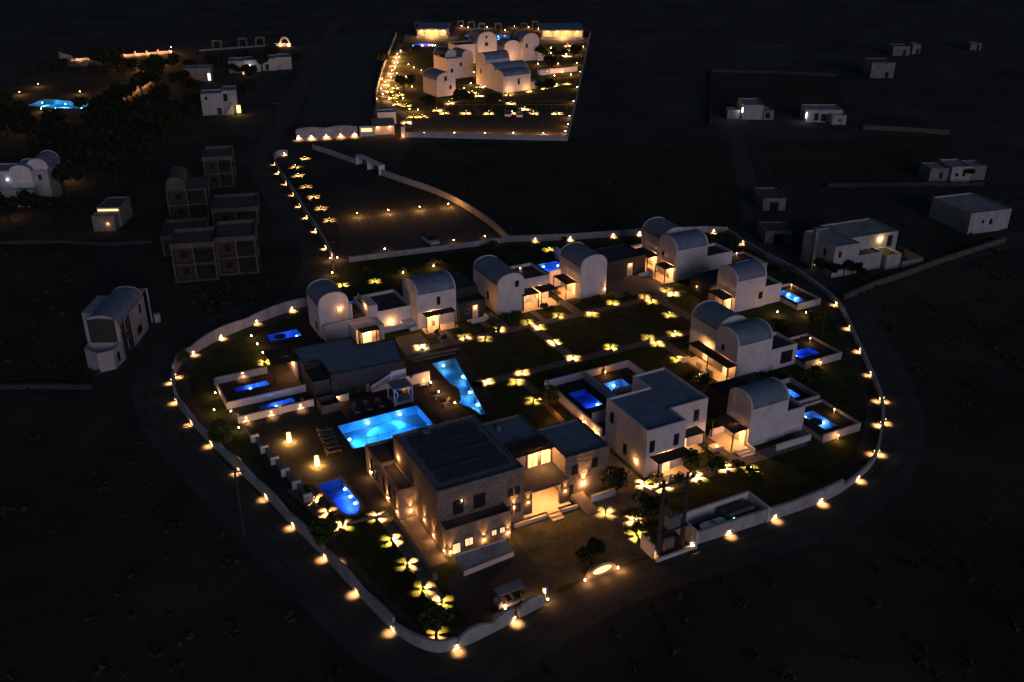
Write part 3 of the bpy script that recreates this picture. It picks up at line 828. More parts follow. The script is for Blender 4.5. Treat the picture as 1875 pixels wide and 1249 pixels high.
for c in (11.6, 13.9):
    ceiling_lamp(T, (c, 3.4, 2.75), 42.0)
for (x, y, z, nx, ny, pw) in [(0.45, 0, 0.75, 0, -1, 16), (4.2, 0, 0.95, 0, -1, 16), (7.0, 0, 0.9, 0, -1, 16), (8.6, 1.8, 2.4, 0, -1, 24), (10.6, 2.35, 2.0, 0, -1, 30), (15.2, 2.35, 2.0, 0, -1, 30), (18.0, 3.2, 1.7, 0, -1, 80),
                              (0, 0.5, 0.7, -1, 0, 16), (0, 3.2, 0.8, -1, 0, 18), (0, 5.6, 1.2, -1, 0, 18), (-0.5, 8.3, 0.9, 0, -1, 22), (-1.8, 8.9, 0.7, -1, 0, 20), (-1.8, 11.8, 0.7, -1, 0, 20), (-1.8, 17.2, 0.9, -1, 0, 20)]:
    sconce(T, x, y, z, nx, ny, pw)
sconce(T, 0, 12.6, 5.0, -1, 0, 34, False)
sconce(T, 2.6, 1.8, 5.2, 0, -1, 4, False)
PAN = MB().add([(0, 0, 0.12), (1.28, 0, 0.12), (1.28, 1.15, 0.45), (0, 1.15, 0.45), (0, 0, 0.08), (1.28, 0, 0.08), (1.28, 1.15, 0.41), (0, 1.15, 0.41)], [(0, 1, 2, 3), (7, 6, 5, 4), (0, 4, 5, 1), (1, 5, 6, 2), (2, 6, 7, 3), (3, 7, 4, 0)]).mesh("solar_panel")
PAN.materials.append(MATS["solar"])
for r in range(4):
    for k in range(6):
        share("solar_panel", PAN, T, (1.0 + k * 1.34, 3.4 + r * 2.5, 6.72))
for (x0, x1, y0, y1) in [(0.06, 7.24, 0.04, 0.07), (0.04, 0.07, 0.1, 1.7)]:
    MB().box(x0, x1, y0, y1, 4.35, 4.4).build("railing", "metal_black", T)
for k in range(7):
    MB().box(0.05 + k * 1.18, 0.09 + k * 1.18, 0.03, 0.08, 3.5, 4.35).build("rail_post", "metal_black", T)
for k in range(9):
    MB().box(-1.6 + k * 1.4, -1.56 + k * 1.4, 18.4, 18.44, 3.7, 4.6).build("rail_post", "steel", T)
MB().box(-1.6, 9.7, 18.39, 18.45, 4.6, 4.64).build("railing", "steel", T)
MB().lathe([(0.28, 5.25), (0.28, 5.7), (0.05, 5.95)], 10, (11.9, 11.9)).build("roof_vent", "steel", T)
MB().box(3.0, 3.8, 12.4, 13.1, 6.7, 7.25).build("air_unit", "steel", T)
end()
T = begin("low_wall", "low stone wall running down beside the left of the reception building", "wall", -2.3, -2.4)
MB().box(-2.5, -2.2, -2.5, 8.6, 0, 0.65).build("wall", "stone_beige", T)
MB().box(-2.58, -2.12, -2.6, -2.1, 0, 0.9).build("end_post", "stone_beige", T)
end()
T = begin("ramp_wall", "pale sloping ramp wall in front of the two lit reception windows", "wall", 0.6, -3.2)
MB().add([(0.4, -3.1, 0), (6.2, -2.6, 0), (6.2, -1.2, 0), (0.4, -1.2, 0), (0.4, -3.1, 0.5), (6.2, -2.6, 0.45), (6.2, -1.2, 1.0), (0.4, -1.2, 1.0)], [(4, 5, 6, 7), (0, 1, 5, 4), (1, 2, 6, 5), (2, 3, 7, 6), (3, 0, 4, 7)]).build("slope", "roof_old", T)
MB().box(0.4, 6.2, -1.19, -0.99, 0, 1.1).build("wall", "plaster", T)
MB().add([(0.4, -3.32, 0), (6.2, -2.82, 0), (6.2, -2.62, 0), (0.4, -3.12, 0), (0.4, -3.32, 0.6), (6.2, -2.82, 0.55), (6.2, -2.62, 0.55), (0.4, -3.12, 0.6)], [(4, 5, 6, 7), (0, 1, 5, 4), (1, 2, 6, 5), (2, 3, 7, 6), (3, 0, 4, 7)]).build("wall", "plaster", T)
end()

# big white house right of reception
T = begin("white_house", "tall white flat-roofed house with L-shaped blue roof and walled pool terrace", "house", 26, 2.8)
poly_block(T, [(26, 2.8), (31.4, 2.8), (31.4, 5.8), (36.8, 5.8), (36.8, 14.7), (32.0, 14.7), (32.0, 11.3), (26, 11.3)], 6.2)
h1 = [(27.3, 17.8), (29.9, 17.8), (29.9, 22.4), (27.3, 22.4)]
h2 = [(32.8, 20.2), (35.9, 20.2), (35.9, 22.6), (32.8, 22.6)]
terrace(T, [(25.6, 11.35), (31.95, 11.35), (31.95, 14.75), (38.6, 14.75), (38.6, 25.2), (25.6, 25.2)], 1.0, [h1, h2])
low_wall(T, 25.4, 25.65, 11.4, 25.2, 0, 2.1)
low_wall(T, 25.65, 38.6, 25.0, 25.25, 0, 2.0)
low_wall(T, 38.4, 38.65, 14.8, 24.98, 0, 2.0)
low_wall(T, 31.2, 31.45, 14.2, 24.98, 1.0, 2.2)
low_wall(T, 26.0, 31.1, 14.2, 14.4, 1.0, 2.6)
for (c, z) in [(26.75, 3.3), (30.1, 3.3)]:
    opening(T, 'y', 2.8, c, z, 0.55, 1.35)
opening(T, 'y', 5.8, 35.2, 3.5, 0.6, 1.4)
for (c, z) in [(9.9, 3.6), (6.9, 0.9)]:
    opening(T, 'x', 26.0, c, z, 0.55, 1.25)
pergola(T, 26.5, 31.3, 1.0, 2.78, 2.55, 'x', [(26.6, 1.1), (31.2, 1.1)], (28.9, 2.55, 2.3), 26.0)
pergola(T, 32.0, 35.4, 4.1, 5.78, 2.55, 'x', [(35.3, 4.2)], (33.0, 5.5, 2.3), 30.0)
lit_door(T, 'y', 2.8, 28.9, w=1.1)
lit_door(T, 'y', 5.8, 33.5, w=1.1)
MB().box(26.5, 31.3, 0.9, 2.78, 0, 0.12).build("porch_floor", "sign_face", T)
MB().box(32.0, 35.6, 4.0, 5.78, 0, 0.12).build("porch_floor", "sign_face", T)
for k in range(12):
    MB().box(26.6 + k * 0.16, 26.66 + k * 0.16, 0.98, 1.02, 0.12, 0.85).build("baluster", "metal_white", T)
sconce(T, 26.0, 4.6, 1.4, -1, 0, 18, False)
sconce(T, 25.4, 22.8, 1.5, -1, 0, 10, False)
sconce(T, 25.4, 12.4, 1.1, -1, 0, 60, False)
sconce(T, 25.4, 15.2, 1.1, -1, 0, 45, False)
MB().box(34.3, 34.45, 24.4, 24.55, 1.0, 1.7).build("lamp_post", "metal_white", T)
light(T, (34.37, 24.2, 1.6), 40.0, WARM, 0.04)
MB().box(32.6, 36.4, 19.3, 20.0, 1.0, 1.45).build("bench", "plaster", T)
end()
T = begin("planter_box", "lamp-lit timber planter against the wall of the blue terrace pool", "planter", 23.7, 16.5)
MB().rect_ring(23.6, 25.3, 15.8, 21.6, 0.1, 0, 0.95).build("box", "wood_light", T)
MB().box(23.7, 25.2, 15.9, 21.5, 0, 0.85).build("soil", "soil", T)
light(T, (23.0, 18.5, 1.3), 60.0, WARM, 0.05)
end()
pool("plunge_pool", "deep blue terrace pool of the tall white house, larger of two", SQ(*h1), 1.0, 0.9, "water_deep", "tile_deep", SQ((29.8, 18.6),), 95.0, BLUE, ground=False, cop=0.2)
pool("plunge_pool", "pale blue half-shaded terrace pool beside the white house roof", SQ(*h2), 1.0, 0.9, "water_deep", "tile_blue", SQ((34.3, 22.4), (33.0, 20.8)), 55.0, (0.2, 0.4, 1.0), ground=False, cop=0.2)

# vaulted villas
def porch(T, x0, x1, y0, y1, mat="sign_face"):
    MB().box(x0, x1, y0, y1, 0, 0.12).build("porch_floor", mat, T)
def villa_terrace(T, x0, x1, y0, y1, hole, z=0.8, wh=1.15):
    terrace(T, [(x0, y0), (x1, y0), (x1, y1), (x0, y1)], z, [hole])
    low_wall(T, x0, x1, y0 - 0.2, y0 - 0.001, 0, wh, "plaster_wall")
    low_wall(T, x1 + 0.001, x1 + 0.2, y0 - 0.2, y1 + 0.2, 0, wh, "plaster_wall")
    low_wall(T, x0, x1, y1 + 0.001, y1 + 0.2, 0, wh, "plaster_wall")
def post_lamp(T, x, y, z, power=10.0, col=WARM, mat="lamp_warm"):
    MB().box(x - 0.04, x + 0.04, y - 0.04, y + 0.04, z, z + 0.9).build("lamp_post", "metal_white", T)
    MB().lathe([(0.06, z + 0.62), (0.10, z + 0.66), (0.10, z + 0.74), (0.05, z + 0.78)], 8, (x, y)).build("lamp_head", mat, T)
    light(T, (x - 0.22, y - 0.22, z + 0.55), power * 3.0, col, 0.04)

T = begin("vaulted_villa", "white double-vaulted villa with long pergola, middle of the right row", "villa", 50, 16.3)
vault_block(T, 50, 56, 16.3, 21.0, 5.3, 'x', 1.7)
vault_block(T, 50.4, 55.4, 21.0, 27.1, 5.5, 'y', 1.7)
flat_block(T, 56.0, 61.0, 16.6, 21.0, 3.2, "plaster", "roof_dark", 0.5)
hp = [(61.6, 16.3), (65.3, 16.3), (65.3, 18.5), (61.6, 18.5)]
villa_terrace(T, 61.0, 67.6, 14.8, 21.5, hp)
pergola(T, 48.2, 49.98, 15.9, 24.6, 2.5, 'y', [(48.3, 16.0), (48.3, 20.2), (48.3, 24.5)])
ceiling_lamp(T, (49.7, 17.8, 2.25), 26.0)
ceiling_lamp(T, (49.7, 22.8, 2.25), 26.0)
lit_door(T, 'x', 50.0, 18.3, w=1.1)
lit_door(T, 'x', 50.4, 23.2, w=1.1)
opening(T, 'x', 50.0, 19.3, 3.6, 0.4, 0.6)
opening(T, 'y', 16.6, 59.2, 0.7, 1.9, 1.7, parts=2)
porch(T, 47.9, 49.98, 15.8, 24.7)
low_wall(T, 48.0, 48.2, 18.6, 20.0, 0.12, 0.95)
low_wall(T, 47.0, 48.2, 24.0, 24.2, 0, 0.8)
for k in range(8):
    MB().box(48.06, 48.12, 21.0 + k * 0.17, 21.06 + k * 0.17, 0.12, 0.95).build("baluster", "metal_white", T)
post_lamp(T, 66.4, 19.6, 0.8)
post_lamp(T, 63.5, 14.3, 0.0, 16.0)
end()
pool("plunge_pool", "blue terrace pool of the middle right villa", SQ(*hp), 0.8, 0.75, "water_deep", "tile_deep", SQ((62.0, 16.5), (61.8, 17.6)), 75.0, (0.08, 0.22, 1.0), ground=False, cop=0.15)

T = begin("vaulted_villa", "white vaulted villa with pergola and steps nearest the right boundary wall", "villa", 40.5, 2.3)
vault_block(T, 40.5, 46.3, 2.3, 6.5, 5.3, 'x', 1.6)
flat_block(T, 46.3, 49.4, 2.5, 6.5, 3.4, "plaster", "roof_dark", 0.5)
flat_block(T, 42.0, 50.0, 6.51, 12.4, 3.4, "stone_dark", "roof_dark")
hp = [(50.8, 0.2), (52.9, 0.2), (52.9, 4.5), (50.8, 4.5)]
villa_terrace(T, 49.45, 55.4, -0.8, 5.6, hp)
hp2 = [(53.0, 8.0), (54.2, 8.0), (54.2, 10.4), (53.0, 10.4)]
villa_terrace(T, 50.1, 55.4, 6.4, 11.6, hp2, 0.8, 1.5)
pergola(T, 38.2, 40.48, 2.4, 6.4, 2.5, 'x', [(38.3, 2.5), (38.3, 6.3)])
ceiling_lamp(T, (40.1, 3.6, 2.25), 42.0)
lit_door(T, 'x', 40.5, 3.3, w=1.0)
porch(T, 37.9, 40.48, 2.3, 6.6)
low_wall(T, 38.2, 40.4, 6.45, 6.6, 0.12, 0.95)
low_wall(T, 36.3, 37.9, 3.4, 4.4, 0, 0.5, "sign_face")
steps(T, 38.6, 40.3, 0.8, 2.3, 3, 0.12, 'y', "plaster")
low_wall(T, 40.31, 40.5, 0.8, 2.29, 0, 0.8)
MB().box(43.2, 48.6, 0.1, 0.35, 0, 0.85).build("garden_wall", "plaster", T)
post_lamp(T, 54.6, 2.6, 0.8)
post_lamp(T, 51.6, -1.3, 0.0, 16.0)
light(T, (37.0, 3.9, 1.2), 50.0, WARM, 0.05)
MB().lathe([(0.05, 0.5), (0.09, 0.52), (0.09, 0.72), (0.04, 0.75)], 8, (37.0, 3.6)).build("lantern", "lamp_warm", T)
end()
pool("plunge_pool", "blue terrace pool with dark float nearest the right boundary wall", SQ(*hp), 0.8, 0.75, "water_deep", "tile_blue", SQ((52.7, 2.0), (51.2, 4.3)), 55.0, (0.08, 0.28, 1.0), ground=False, cop=0.15)
o = MB().lathe([(0.6, 0.0), (0.85, 0.02), (0.85, 0.10), (0.7, 0.14)], 9).build("pool_float", "deck")
o.location = (*S(51.4, 2.3), 0.69)
tag(o, "dark round float in the terrace pool nearest the right wall", "pool float")
pool("plunge_pool", "narrow blue pool behind the dark flat-roofed wing on the right", SQ(*hp2), 0.8, 0.75, "water_deep", "tile_blue", SQ((53.6, 10.2),), 40.0, (0.08, 0.28, 1.0), ground=False, cop=0.15)

T = begin("vaulted_villa", "white vaulted villa with brown-lit gable above the middle right villa", "villa", 64.5, 34.3)
vault_block(T, 64.5, 70.4, 34.3, 39.0, 5.2, 'x', 1.7)
flat_block(T, 70.4, 74.0, 34.5, 39.0, 3.2, "plaster", "roof_dark", 0.5)
flat_block(T, 63.2, 71.5, 39.01, 44.0, 3.2, "stone_dark", "roof_dark")
hp = [(74.6, 31.3), (76.6, 31.3), (76.6, 36.2), (74.6, 36.2)]
villa_terrace(T, 74.0, 78.6, 30.6, 37.4, hp)
pergola(T, 62.1, 64.48, 34.3, 38.2, 2.5, 'y', [(62.2, 34.4), (62.2, 38.1)])
ceiling_lamp(T, (64.0, 36.2, 2.25), 45.0)
lit_door(T, 'x', 64.5, 35.6, w=1.0)
porch(T, 61.8, 64.48, 34.2, 38.5)
opening(T, 'y', 34.3, 69.6, 1.5, 0.6, 1.0)
sconce(T, 65.0, 39.01, 1.9, 0, -1, 2, False)
sconce(T, 63.2, 42.2, 1.8, -1, 0, 7, False)
post_lamp(T, 77.8, 36.2, 0.8)
post_lamp(T, 75.0, 37.0, 0.8, 6.0)
end()
pool("plunge_pool", "blue terrace pool with two dark posts at the upper right", SQ(*hp), 0.8, 0.75, "water_deep", "tile_blue", SQ((76.4, 33.2), (76.4, 35.4)), 75.0, (0.08, 0.28, 1.0), ground=False, cop=0.15)

T = begin("vaulted_villa", "white double-vaulted villa with two small pergolas at the top right", "villa", 63.6, 49.0)
vault_block(T, 63.8, 70.3, 49.0, 54.0, 5.5, 'x', 1.8)
vault_block(T, 64.6, 69.8, 54.0, 60.3, 5.6, 'y', 1.8)
flat_block(T, 70.3, 76.0, 49.2, 54.0, 3.3, "plaster", "roof_dark", 0.5)
low_wall(T, 61.9, 64.6, 60.0, 60.2, 0, 3.0)
hp = [(77.0, 47.6), (80.6, 47.6), (80.6, 49.6), (77.0, 49.6)]
villa_terrace(T, 76.05, 81.4, 46.6, 52.5, hp)
pergola(T, 62.0, 64.58, 54.6, 59.4, 2.5, 'y', [(62.1, 54.7), (62.1, 59.3)])
ceiling_lamp(T, (64.1, 56.8, 2.25), 42.0)
pergola(T, 61.6, 63.78, 48.9, 51.8, 2.5, 'y', [(61.7, 49.0), (61.7, 51.7)])
ceiling_lamp(T, (63.3, 50.4, 2.25), 38.0)
lit_door(T, 'x', 64.6, 55.8, w=1.0)
lit_door(T, 'x', 63.8, 49.9, w=1.0)
opening(T, 'x', 63.8, 52.6, 3.6, 0.4, 0.6)
porch(T, 61.4, 63.78, 48.8, 53.9)
porch(T, 61.8, 64.58, 54.5, 59.6)
low_wall(T, 61.5, 61.7, 52.0, 54.0, 0.12, 1.3)
post_lamp(T, 79.2, 51.8, 0.8, 5.0)
end()
pool("plunge_pool", "small bright blue pool at the end of the top right villa", SQ(*hp), 0.8, 0.75, "water_deep", "tile_blue", SQ((77.3, 48.6), (80.2, 48.8)), 60.0, (0.2, 0.4, 1.0), ground=False, cop=0.15)

T = begin("stone_lodge", "dark stone lodge with a lit doorway beside the top right villa", "house", 51.5, 54.5)
flat_block(T, 51.4, 61.6, 54.5, 61.0, 3.4, "stone_dark", "roof_dark")
opening(T, 'y', 54.5, 58.4, 0.15, 0.9, 2.2, "sign_face", "door", "plaster", 0.05)
sconce(T, 58.4, 54.44, 2.25, 0, -1, 9, False)
low_wall(T, 59.5, 61.6, 53.3, 53.5, 0, 0.7)
MB().box(56.6, 60.2, 53.0, 54.45, 0, 0.15).build("porch_floor", "paving", T)
low_wall(T, 51.45, 51.65, 61.05, 68.0, 0, 2.2)
end()

T = begin("vaulted_villa", "narrow tall white villa with one vault beside the upper path", "villa", 46, 50)
vault_block(T, 45.9, 50.8, 50.0, 56.8, 5.4, 'y', 1.7)
low_wall(T, 43.8, 45.9, 56.4, 56.6, 0, 3.0)
pergola(T, 43.7, 45.88, 50.9, 55.1, 2.5, 'y', [(43.8, 51.0), (43.8, 55.0)])
ceiling_lamp(T, (45.4, 53.2, 2.25), 42.0)
lit_door(T, 'x', 45.9, 52.0, w=1.0)
porch(T, 43.4, 45.88, 50.7, 55.5)
MB().box(43.6, 44.0, 53.0, 54.6, 0.12, 0.55).build("bench", "wood_light", T)
steps(T, 43.9, 45.6, 50.0, 50.7, 2, 0.06, 'y', "paving")
sconce(T, 50.6, 50.0, 1.0, 0, -1, 5, True)
end()

T = begin("vaulted_villa", "white villa with vault, flat wing and twin porch pergolas on the upper path", "villa", 31.3, 50.5)
vault_block(T, 31.3, 35.9, 50.5, 59.4, 4.9, 'y', 1.6)
flat_block(T, 35.9, 41.5, 52.6, 58.6, 4.2, "plaster", "roof_dark", 0.5)
pergola(T, 35.4, 38.3, 49.9, 52.58, 2.5, 'x', [(35.5, 50.0), (38.2, 50.0)])
pergola(T, 38.6, 41.7, 49.9, 52.58, 2.5, 'x', [(38.7, 50.0), (41.6, 50.0)])
ceiling_lamp(T, (37.0, 51.9, 2.25), 38.0)
ceiling_lamp(T, (40.2, 51.9, 2.25), 38.0)
lit_door(T, 'y', 52.6, 36.7, w=0.9)
lit_door(T, 'y', 52.6, 39.6, w=0.9)
opening(T, 'y', 50.5, 34.6, 4.3, 0.5, 0.85)
opening(T, 'x', 31.3, 54.0, 1.4, 0.4, 1.3)
porch(T, 35.0, 41.9, 49.5, 52.58)
for k in range(4):
    MB().box(38.35, 38.55, 49.98, 50.02, 0.5 + k * 0.45, 0.56 + k * 0.45).build("lattice_bar", "wood_dark", T)
low_wall(T, 38.35, 38.5, 50.6, 52.55, 0.12, 1.3)
MB().box(38.4, 38.7, 56.5, 57.0, 3.75, 4.9).build("chimney", "plaster", T)
sconce(T, 38.4, 56.5, 4.5, -1, 0, 1.5, False)
end()

T = begin("vaulted_villa", "pink-lit villa with cross vault beside the black stone lodge", "villa", 18.2, 51.4)
vault_block(T, 18.2, 24.6, 51.4, 57.0, 5.6, 'x', 1.6)
flat_block(T, 11.5, 18.19, 53.9, 61.0, 3.1, "plaster", "roof_dark", 0.5)
opening(T, 'y', 51.4, 21.7, 3.5, 0.4, 1.2)
pergola(T, 18.9, 23.8, 49.6, 51.38, 2.5, 'x', [(19.0, 49.7), (21.0, 49.7), (23.6, 49.7)])
ceiling_lamp(T, (20.6, 51.1, 2.25), 36.0)
lit_door(T, 'y', 51.4, 20.0, w=0.9)
lit_door(T, 'y', 51.4, 21.4, w=0.9)
porch(T, 18.6, 24.1, 49.4, 51.38)
low_wall(T, 16.3, 18.2, 52.6, 53.85, 0, 1.0)
low_wall(T, 17.0, 18.1, 51.4, 52.55, 0, 0.6)
low_wall(T, 12.0, 12.2, 56.0, 60.5, 3.1, 3.7)
end()
T = begin("stone_lodge", "black stone lodge with a lit doorway next to the pink-lit villa", "house", 24.7, 50.6)
flat_block(T, 24.7, 29.2, 50.6, 53.6, 3.3, "stone_dark", "roof_dark", 0.4)
flat_block(T, 24.7, 29.3, 53.61, 60.0, 4.4, "stone_dark", "roof_dark", 0.2)
opening(T, 'y', 50.6, 27.4, 0.35, 0.75, 2.1, "sign_face", "door", "plaster", 0.05)
opening(T, 'y', 50.6, 26.0, 1.5, 0.45, 0.6, "glass_dark", "window", "steel")
sconce(T, 27.4, 50.54, 2.35, 0, -1, 9, False)
MB().box(25.9, 29.0, 49.7, 50.55, 0, 0.35).build("porch_floor", "plaster", T)
low_wall(T, 28.8, 29.0, 49.2, 50.5, 0.35, 0.9)
low_wall(T, 25.9, 28.6, 49.5, 49.68, 0, 0.75)
sconce(T, 29.25, 52.0, 2.3, 1, 0, 14, True)
end()

T = begin("vaulted_villa", "white villa with lit roof terrace and long wall at the upper left", "villa", 4.3, 53.9)
vault_block(T, 4.3, 8.9, 55.2, 61.1, 5.1, 'y', 1.8)
MB().box(4.6, 11.49, 53.9, 55.19, 0, 2.1).build("wall", "plaster", T)
MB().box(8.91, 11.49, 55.19, 60.9, 0, 2.1).build("wall", "plaster", T)
MB().box(4.75, 11.45, 54.1, 55.15, 2.1, 2.14).build("terrace_floor", "deck", T)
MB().box(8.95, 11.45, 55.15, 60.8, 2.1, 2.16).build("terrace_floor", "deck", T)
low_wall(T, 4.6, 11.49, 53.9, 54.08, 2.1, 2.6)
low_wall(T, 8.95, 9.4, 55.2, 56.4, 2.14, 4.6)
MB().box(11.5, 12.9, 53.9, 57.2, 3.1, 4.3).build("stair_head", "plaster", T)
opening(T, 'y', 55.2, 7.5, 2.2, 0.85, 2.0, "sign_face", "door", "plaster", 0.04)
sconce(T, 7.5, 55.15, 4.35, 0, -1, 16, False)
sconce(T, 11.5, 55.4, 3.9, -1, 0, 18, False)
opening(T, 'x', 4.3, 57.2, 0.8, 0.5, 1.2)
pergola(T, 8.5, 11.4, 48.9, 50.6, 2.5, 'x', [(8.6, 49.0), (11.3, 49.0), (8.6, 50.5), (11.3, 50.5)])
MB().box(8.2, 12.6, 50.7, 53.88, 0, 2.4).build("wall", "plaster", T)
lit_door(T, 'y', 50.7, 9.8, w=1.6, mat="pane_bright")
ceiling_lamp(T, (10.0, 50.2, 2.2), 40.0)
porch(T, 7.6, 11.9, 48.2, 50.68, "wood_light")
light(T, (14.8, 53.3, 1.0), 110.0, PEACH, 0.05)
MB().box(12.7, 17.0, 52.6, 53.0, 0, 0.9).build("planter_wall", "plaster", T)
end()

T = begin("dark_hall", "wide low dark hall with blue-grey flat roof beside the main pool", "hall", -2.2, 36.6)
poly_block(T, [(0.1, 37.0), (10.2, 36.6), (11.6, 43.6), (6.3, 43.9), (6.3, 46.9), (-2.2, 47.0), (-2.2, 41.8), (0.1, 41.8)], 3.5, "stone_dark", "roof_coat", 0.2, 0.16)
MB().box(-2.2, 0.0, 37.2, 41.75, 0, 2.7).build("side_wing", "stone_dark", T)
MB().rect_ring(-2.2, 0.0, 37.2, 41.75, 0.12, 2.7, 2.9).build("parapet", "roof_dark", T)
opening(T, 'y', 36.85, 6.7, 1.8, 0.45, 0.6, "pane_lit", "window", "wood_dark")
MB().box(4.6, 5.1, 36.55, 36.8, 0, 1.2).build("pier", "plaster_old", T)
end()
# pool courts left of the hall
T = begin("pool_court", "walled pool court with dark canopy above the narrow blue pool", "courtyard", -12.6, 46.6)
low_wall(T, -12.6, -2.4, 40.5, 40.75, 0, 1.0)
low_wall(T, -12.6, -5.6, 48.0, 48.25, 0, 1.0, "plaster_dim")
low_wall(T, -12.85, -12.61, 40.5, 48.25, 0, 0.9)
pergola(T, -5.6, -2.3, 44.6, 49.4, 2.6, 'x', [(-5.5, 44.7), (-5.5, 49.3)])
ceiling_lamp(T, (-2.7, 46.2, 2.2), 30.0)
light(T, (-9.0, 47.7, 0.8), 90.0, PEACH, 0.04, 120.0, 0.5, (0, 0, -1))
MB().box(-9.1, -8.9, 47.85, 47.99, 0.85, 0.95).build("wall_light", "lamp_warm", T)
MB().box(-2.45, -2.25, 44.4, 49.4, 0, 2.6).build("back_wall", "plaster", T)
end()
T = begin("planter_wall", "long lamp-lit pink wall with planting strip below the lower blue pool", "wall", -12.4, 35.9)
MB().box(-12.4, -2.6, 36.3, 36.55, 0, 0.95).build("wall", "plaster", T)
MB().box(-12.4, -2.6, 36.56, 37.1, 0, 0.8).build("planting_strip", "plaza_gravel", T)
MB().box(-12.4, -12.15, 36.56, 37.1, 0, 1.15).build("end_wall", "plaster", T)
MB().box(-7.3, -6.9, 36.1, 36.29, 0, 1.5).build("pier", "plaster", T)
MB().box(-4.2, -3.8, 36.6, 37.0, 0.95, 1.25).build("pot", "concrete", T)
for x in (-11.4, -8.2, -4.4):
    MB().box(x - 0.08, x + 0.08, 36.16, 36.29, 0.55, 0.66).build("wall_light", "lamp_warm", T)
    light(T, (x, 36.05, 0.5), 130.0, PEACH, 0.03, 130.0, 0.4, (0, -0.2, -1))
end()
T = begin("lean_to", "small walled store with a lamp at the corner of the pool deck", "shed", -2.2, 33.8)
MB().rect_ring(-2.3, 0.1, 33.6, 36.2, 0.2, 0, 1.2).build("wall", "concrete", T)
MB().box(-2.1, -0.1, 33.8, 36.0, 0, 0.2).build("floor", "concrete", T)
MB().box(0.2, 1.9, 35.6, 35.8, 0, 1.0).build("side_wall", "plaster", T)
sconce(T, 0.25, 35.6, 0.9, 0, -1, 10, False)
end()
T = begin("stair_wall", "pinkish garden wall with balustrade stairs behind the white gazebo", "wall", 6.0, 36.0)
MB().box(9.0, 13.4, 35.6, 35.85, 0, 1.5).build("wall", "plaster", T)
MB().box(8.2, 10.4, 36.6, 36.85, 0, 2.2).build("wall", "plaster", T)
MB().add([(5.2, 36.2, 0), (8.2, 36.2, 0), (8.2, 36.4, 0), (5.2, 36.4, 0), (5.2, 36.2, 0.9), (8.2, 36.2, 2.2), (8.2, 36.4, 2.2), (5.2, 36.4, 0.9)], [(4, 5, 6, 7), (0, 1, 5, 4), (1, 2, 6, 5), (2, 3, 7, 6), (3, 0, 4, 7)]).build("stair_side", "plaster", T)
for k in range(9):
    zt = 0.85 + 1.25 * (k * 0.3 + 0.12) / 3.0
    MB().box(5.32 + k * 0.3, 5.44 + k * 0.3, 36.14, 36.19, zt - 0.75, zt - 0.12).build("baluster", "roof_dark", T)
MB().add([(10.7, 35.58, 1.05), (11.0, 35.58, 1.5), (10.4, 35.58, 1.5), (10.7, 35.87, 1.05), (11.0, 35.87, 1.51), (10.4, 35.87, 1.51)], [(0, 1, 2), (3, 5, 4), (0, 3, 4, 1), (1, 4, 5, 2), (2, 5, 3, 0)]).build("notch", "roof_dark", T)
for x in (9.6, 12.4):
    MB().box(x - 0.08, x + 0.08, 35.46, 35.59, 0.40, 0.5).build("wall_light", "lamp_warm", T)
    light(T, (x, 35.35, 0.4), 150.0, PEACH, 0.03, 130.0, 0.4, (0, -0.25, -1))
end()

# ------------------------------------------------------------------ garden lights
def bollards(pts, text, group, power=230.0, turn=None, sc=1.0):
    for i, p in enumerate(pts):
        bollard(G(*p), text.replace("#", ORD[i]), (SITE_R if turn is None else turn) + random.uniform(-0.25, 0.25) + 0.4, group, power, sc)
bollards([(770.5, 636), (851, 617), (913.6, 604), (967, 590), (1022, 578), (1121.6, 555), (1180, 543), (1221, 531.5)], "# bollard light from the left on the villa side of the upper path", "bollards along the upper path")
bollards([(888, 621), (987, 600), (1084, 576), (1193, 553), (1232.5, 539)], "# bollard light from the left on the lawn side of the upper path", "bollards along the upper path")
bollards([(891, 700), (956, 683), (1049, 656), (1118, 636), (1187, 618), (1235, 611)], "# bollard light from the triangular pool along the lower lawn path", "bollards along the lower path")
bollards([(945, 700), (977, 734)], "# bollard light on the path down toward the white house planter", "bollards along the lower path")
bollards([(1015, 627), (1226, 577)], "# from the left of two bollard lights flanking the large central lawn", "bollards round the central lawn")
bollards([(1203, 630), (1240, 658), (1280.5, 690)], "# bollard light from the lawn corner along the middle right villa's path", "bollards by the right villas")
bollards([(1180, 887), (1214, 893), (1276, 874), (1328, 857), (1375, 861)], "# bollard light from the left along the path below the white house", "bollards along the front path")
bollards([(1109, 940), (1161, 953), (1167, 981)], "# bollard light from the ramp round the right of the gravel plaza", "bollards round the plaza")
bollards([(691, 947), (717.5, 990), (746.6, 1034), (775, 1079), (808, 1104)], "# bollard light from the top down the lawn left of reception", "bollards on the lower lawn")
bollards([(551, 894), (575.5, 914.5), (601, 939), (628, 963)], "# bollard light from the top beside the round-ended blue pool", "bollards beside the round-ended pool")
bollards([(627, 522), (686, 515), (1005, 457)], "# bollard light from the left in the back garden below the car park", "bollards in the back garden", 260.0)
bollards([(485, 663)], "single bollard light beside the dark canopy of the upper pool court", "single bollards")
bollards([(799, 1163)], "single bollard light under the round tree at the lower left corner", "single bollards", 120.0)
bollards([(558, 290.6), (541, 306), (546, 322), (560, 342), (574, 361), (588, 382), (602.6, 403.6)], "# bollard light from the top down the left of the car park", "bollards beside the car park", 300.0, sc=1.25)
bollards([(724.5, 161.5), (713.6, 168), (719, 179.4), (732, 174), (727, 191), (744, 194)], "# far bollard light from the top beside the far left drive", "far bollard lights", 800.0, sc=1.6)
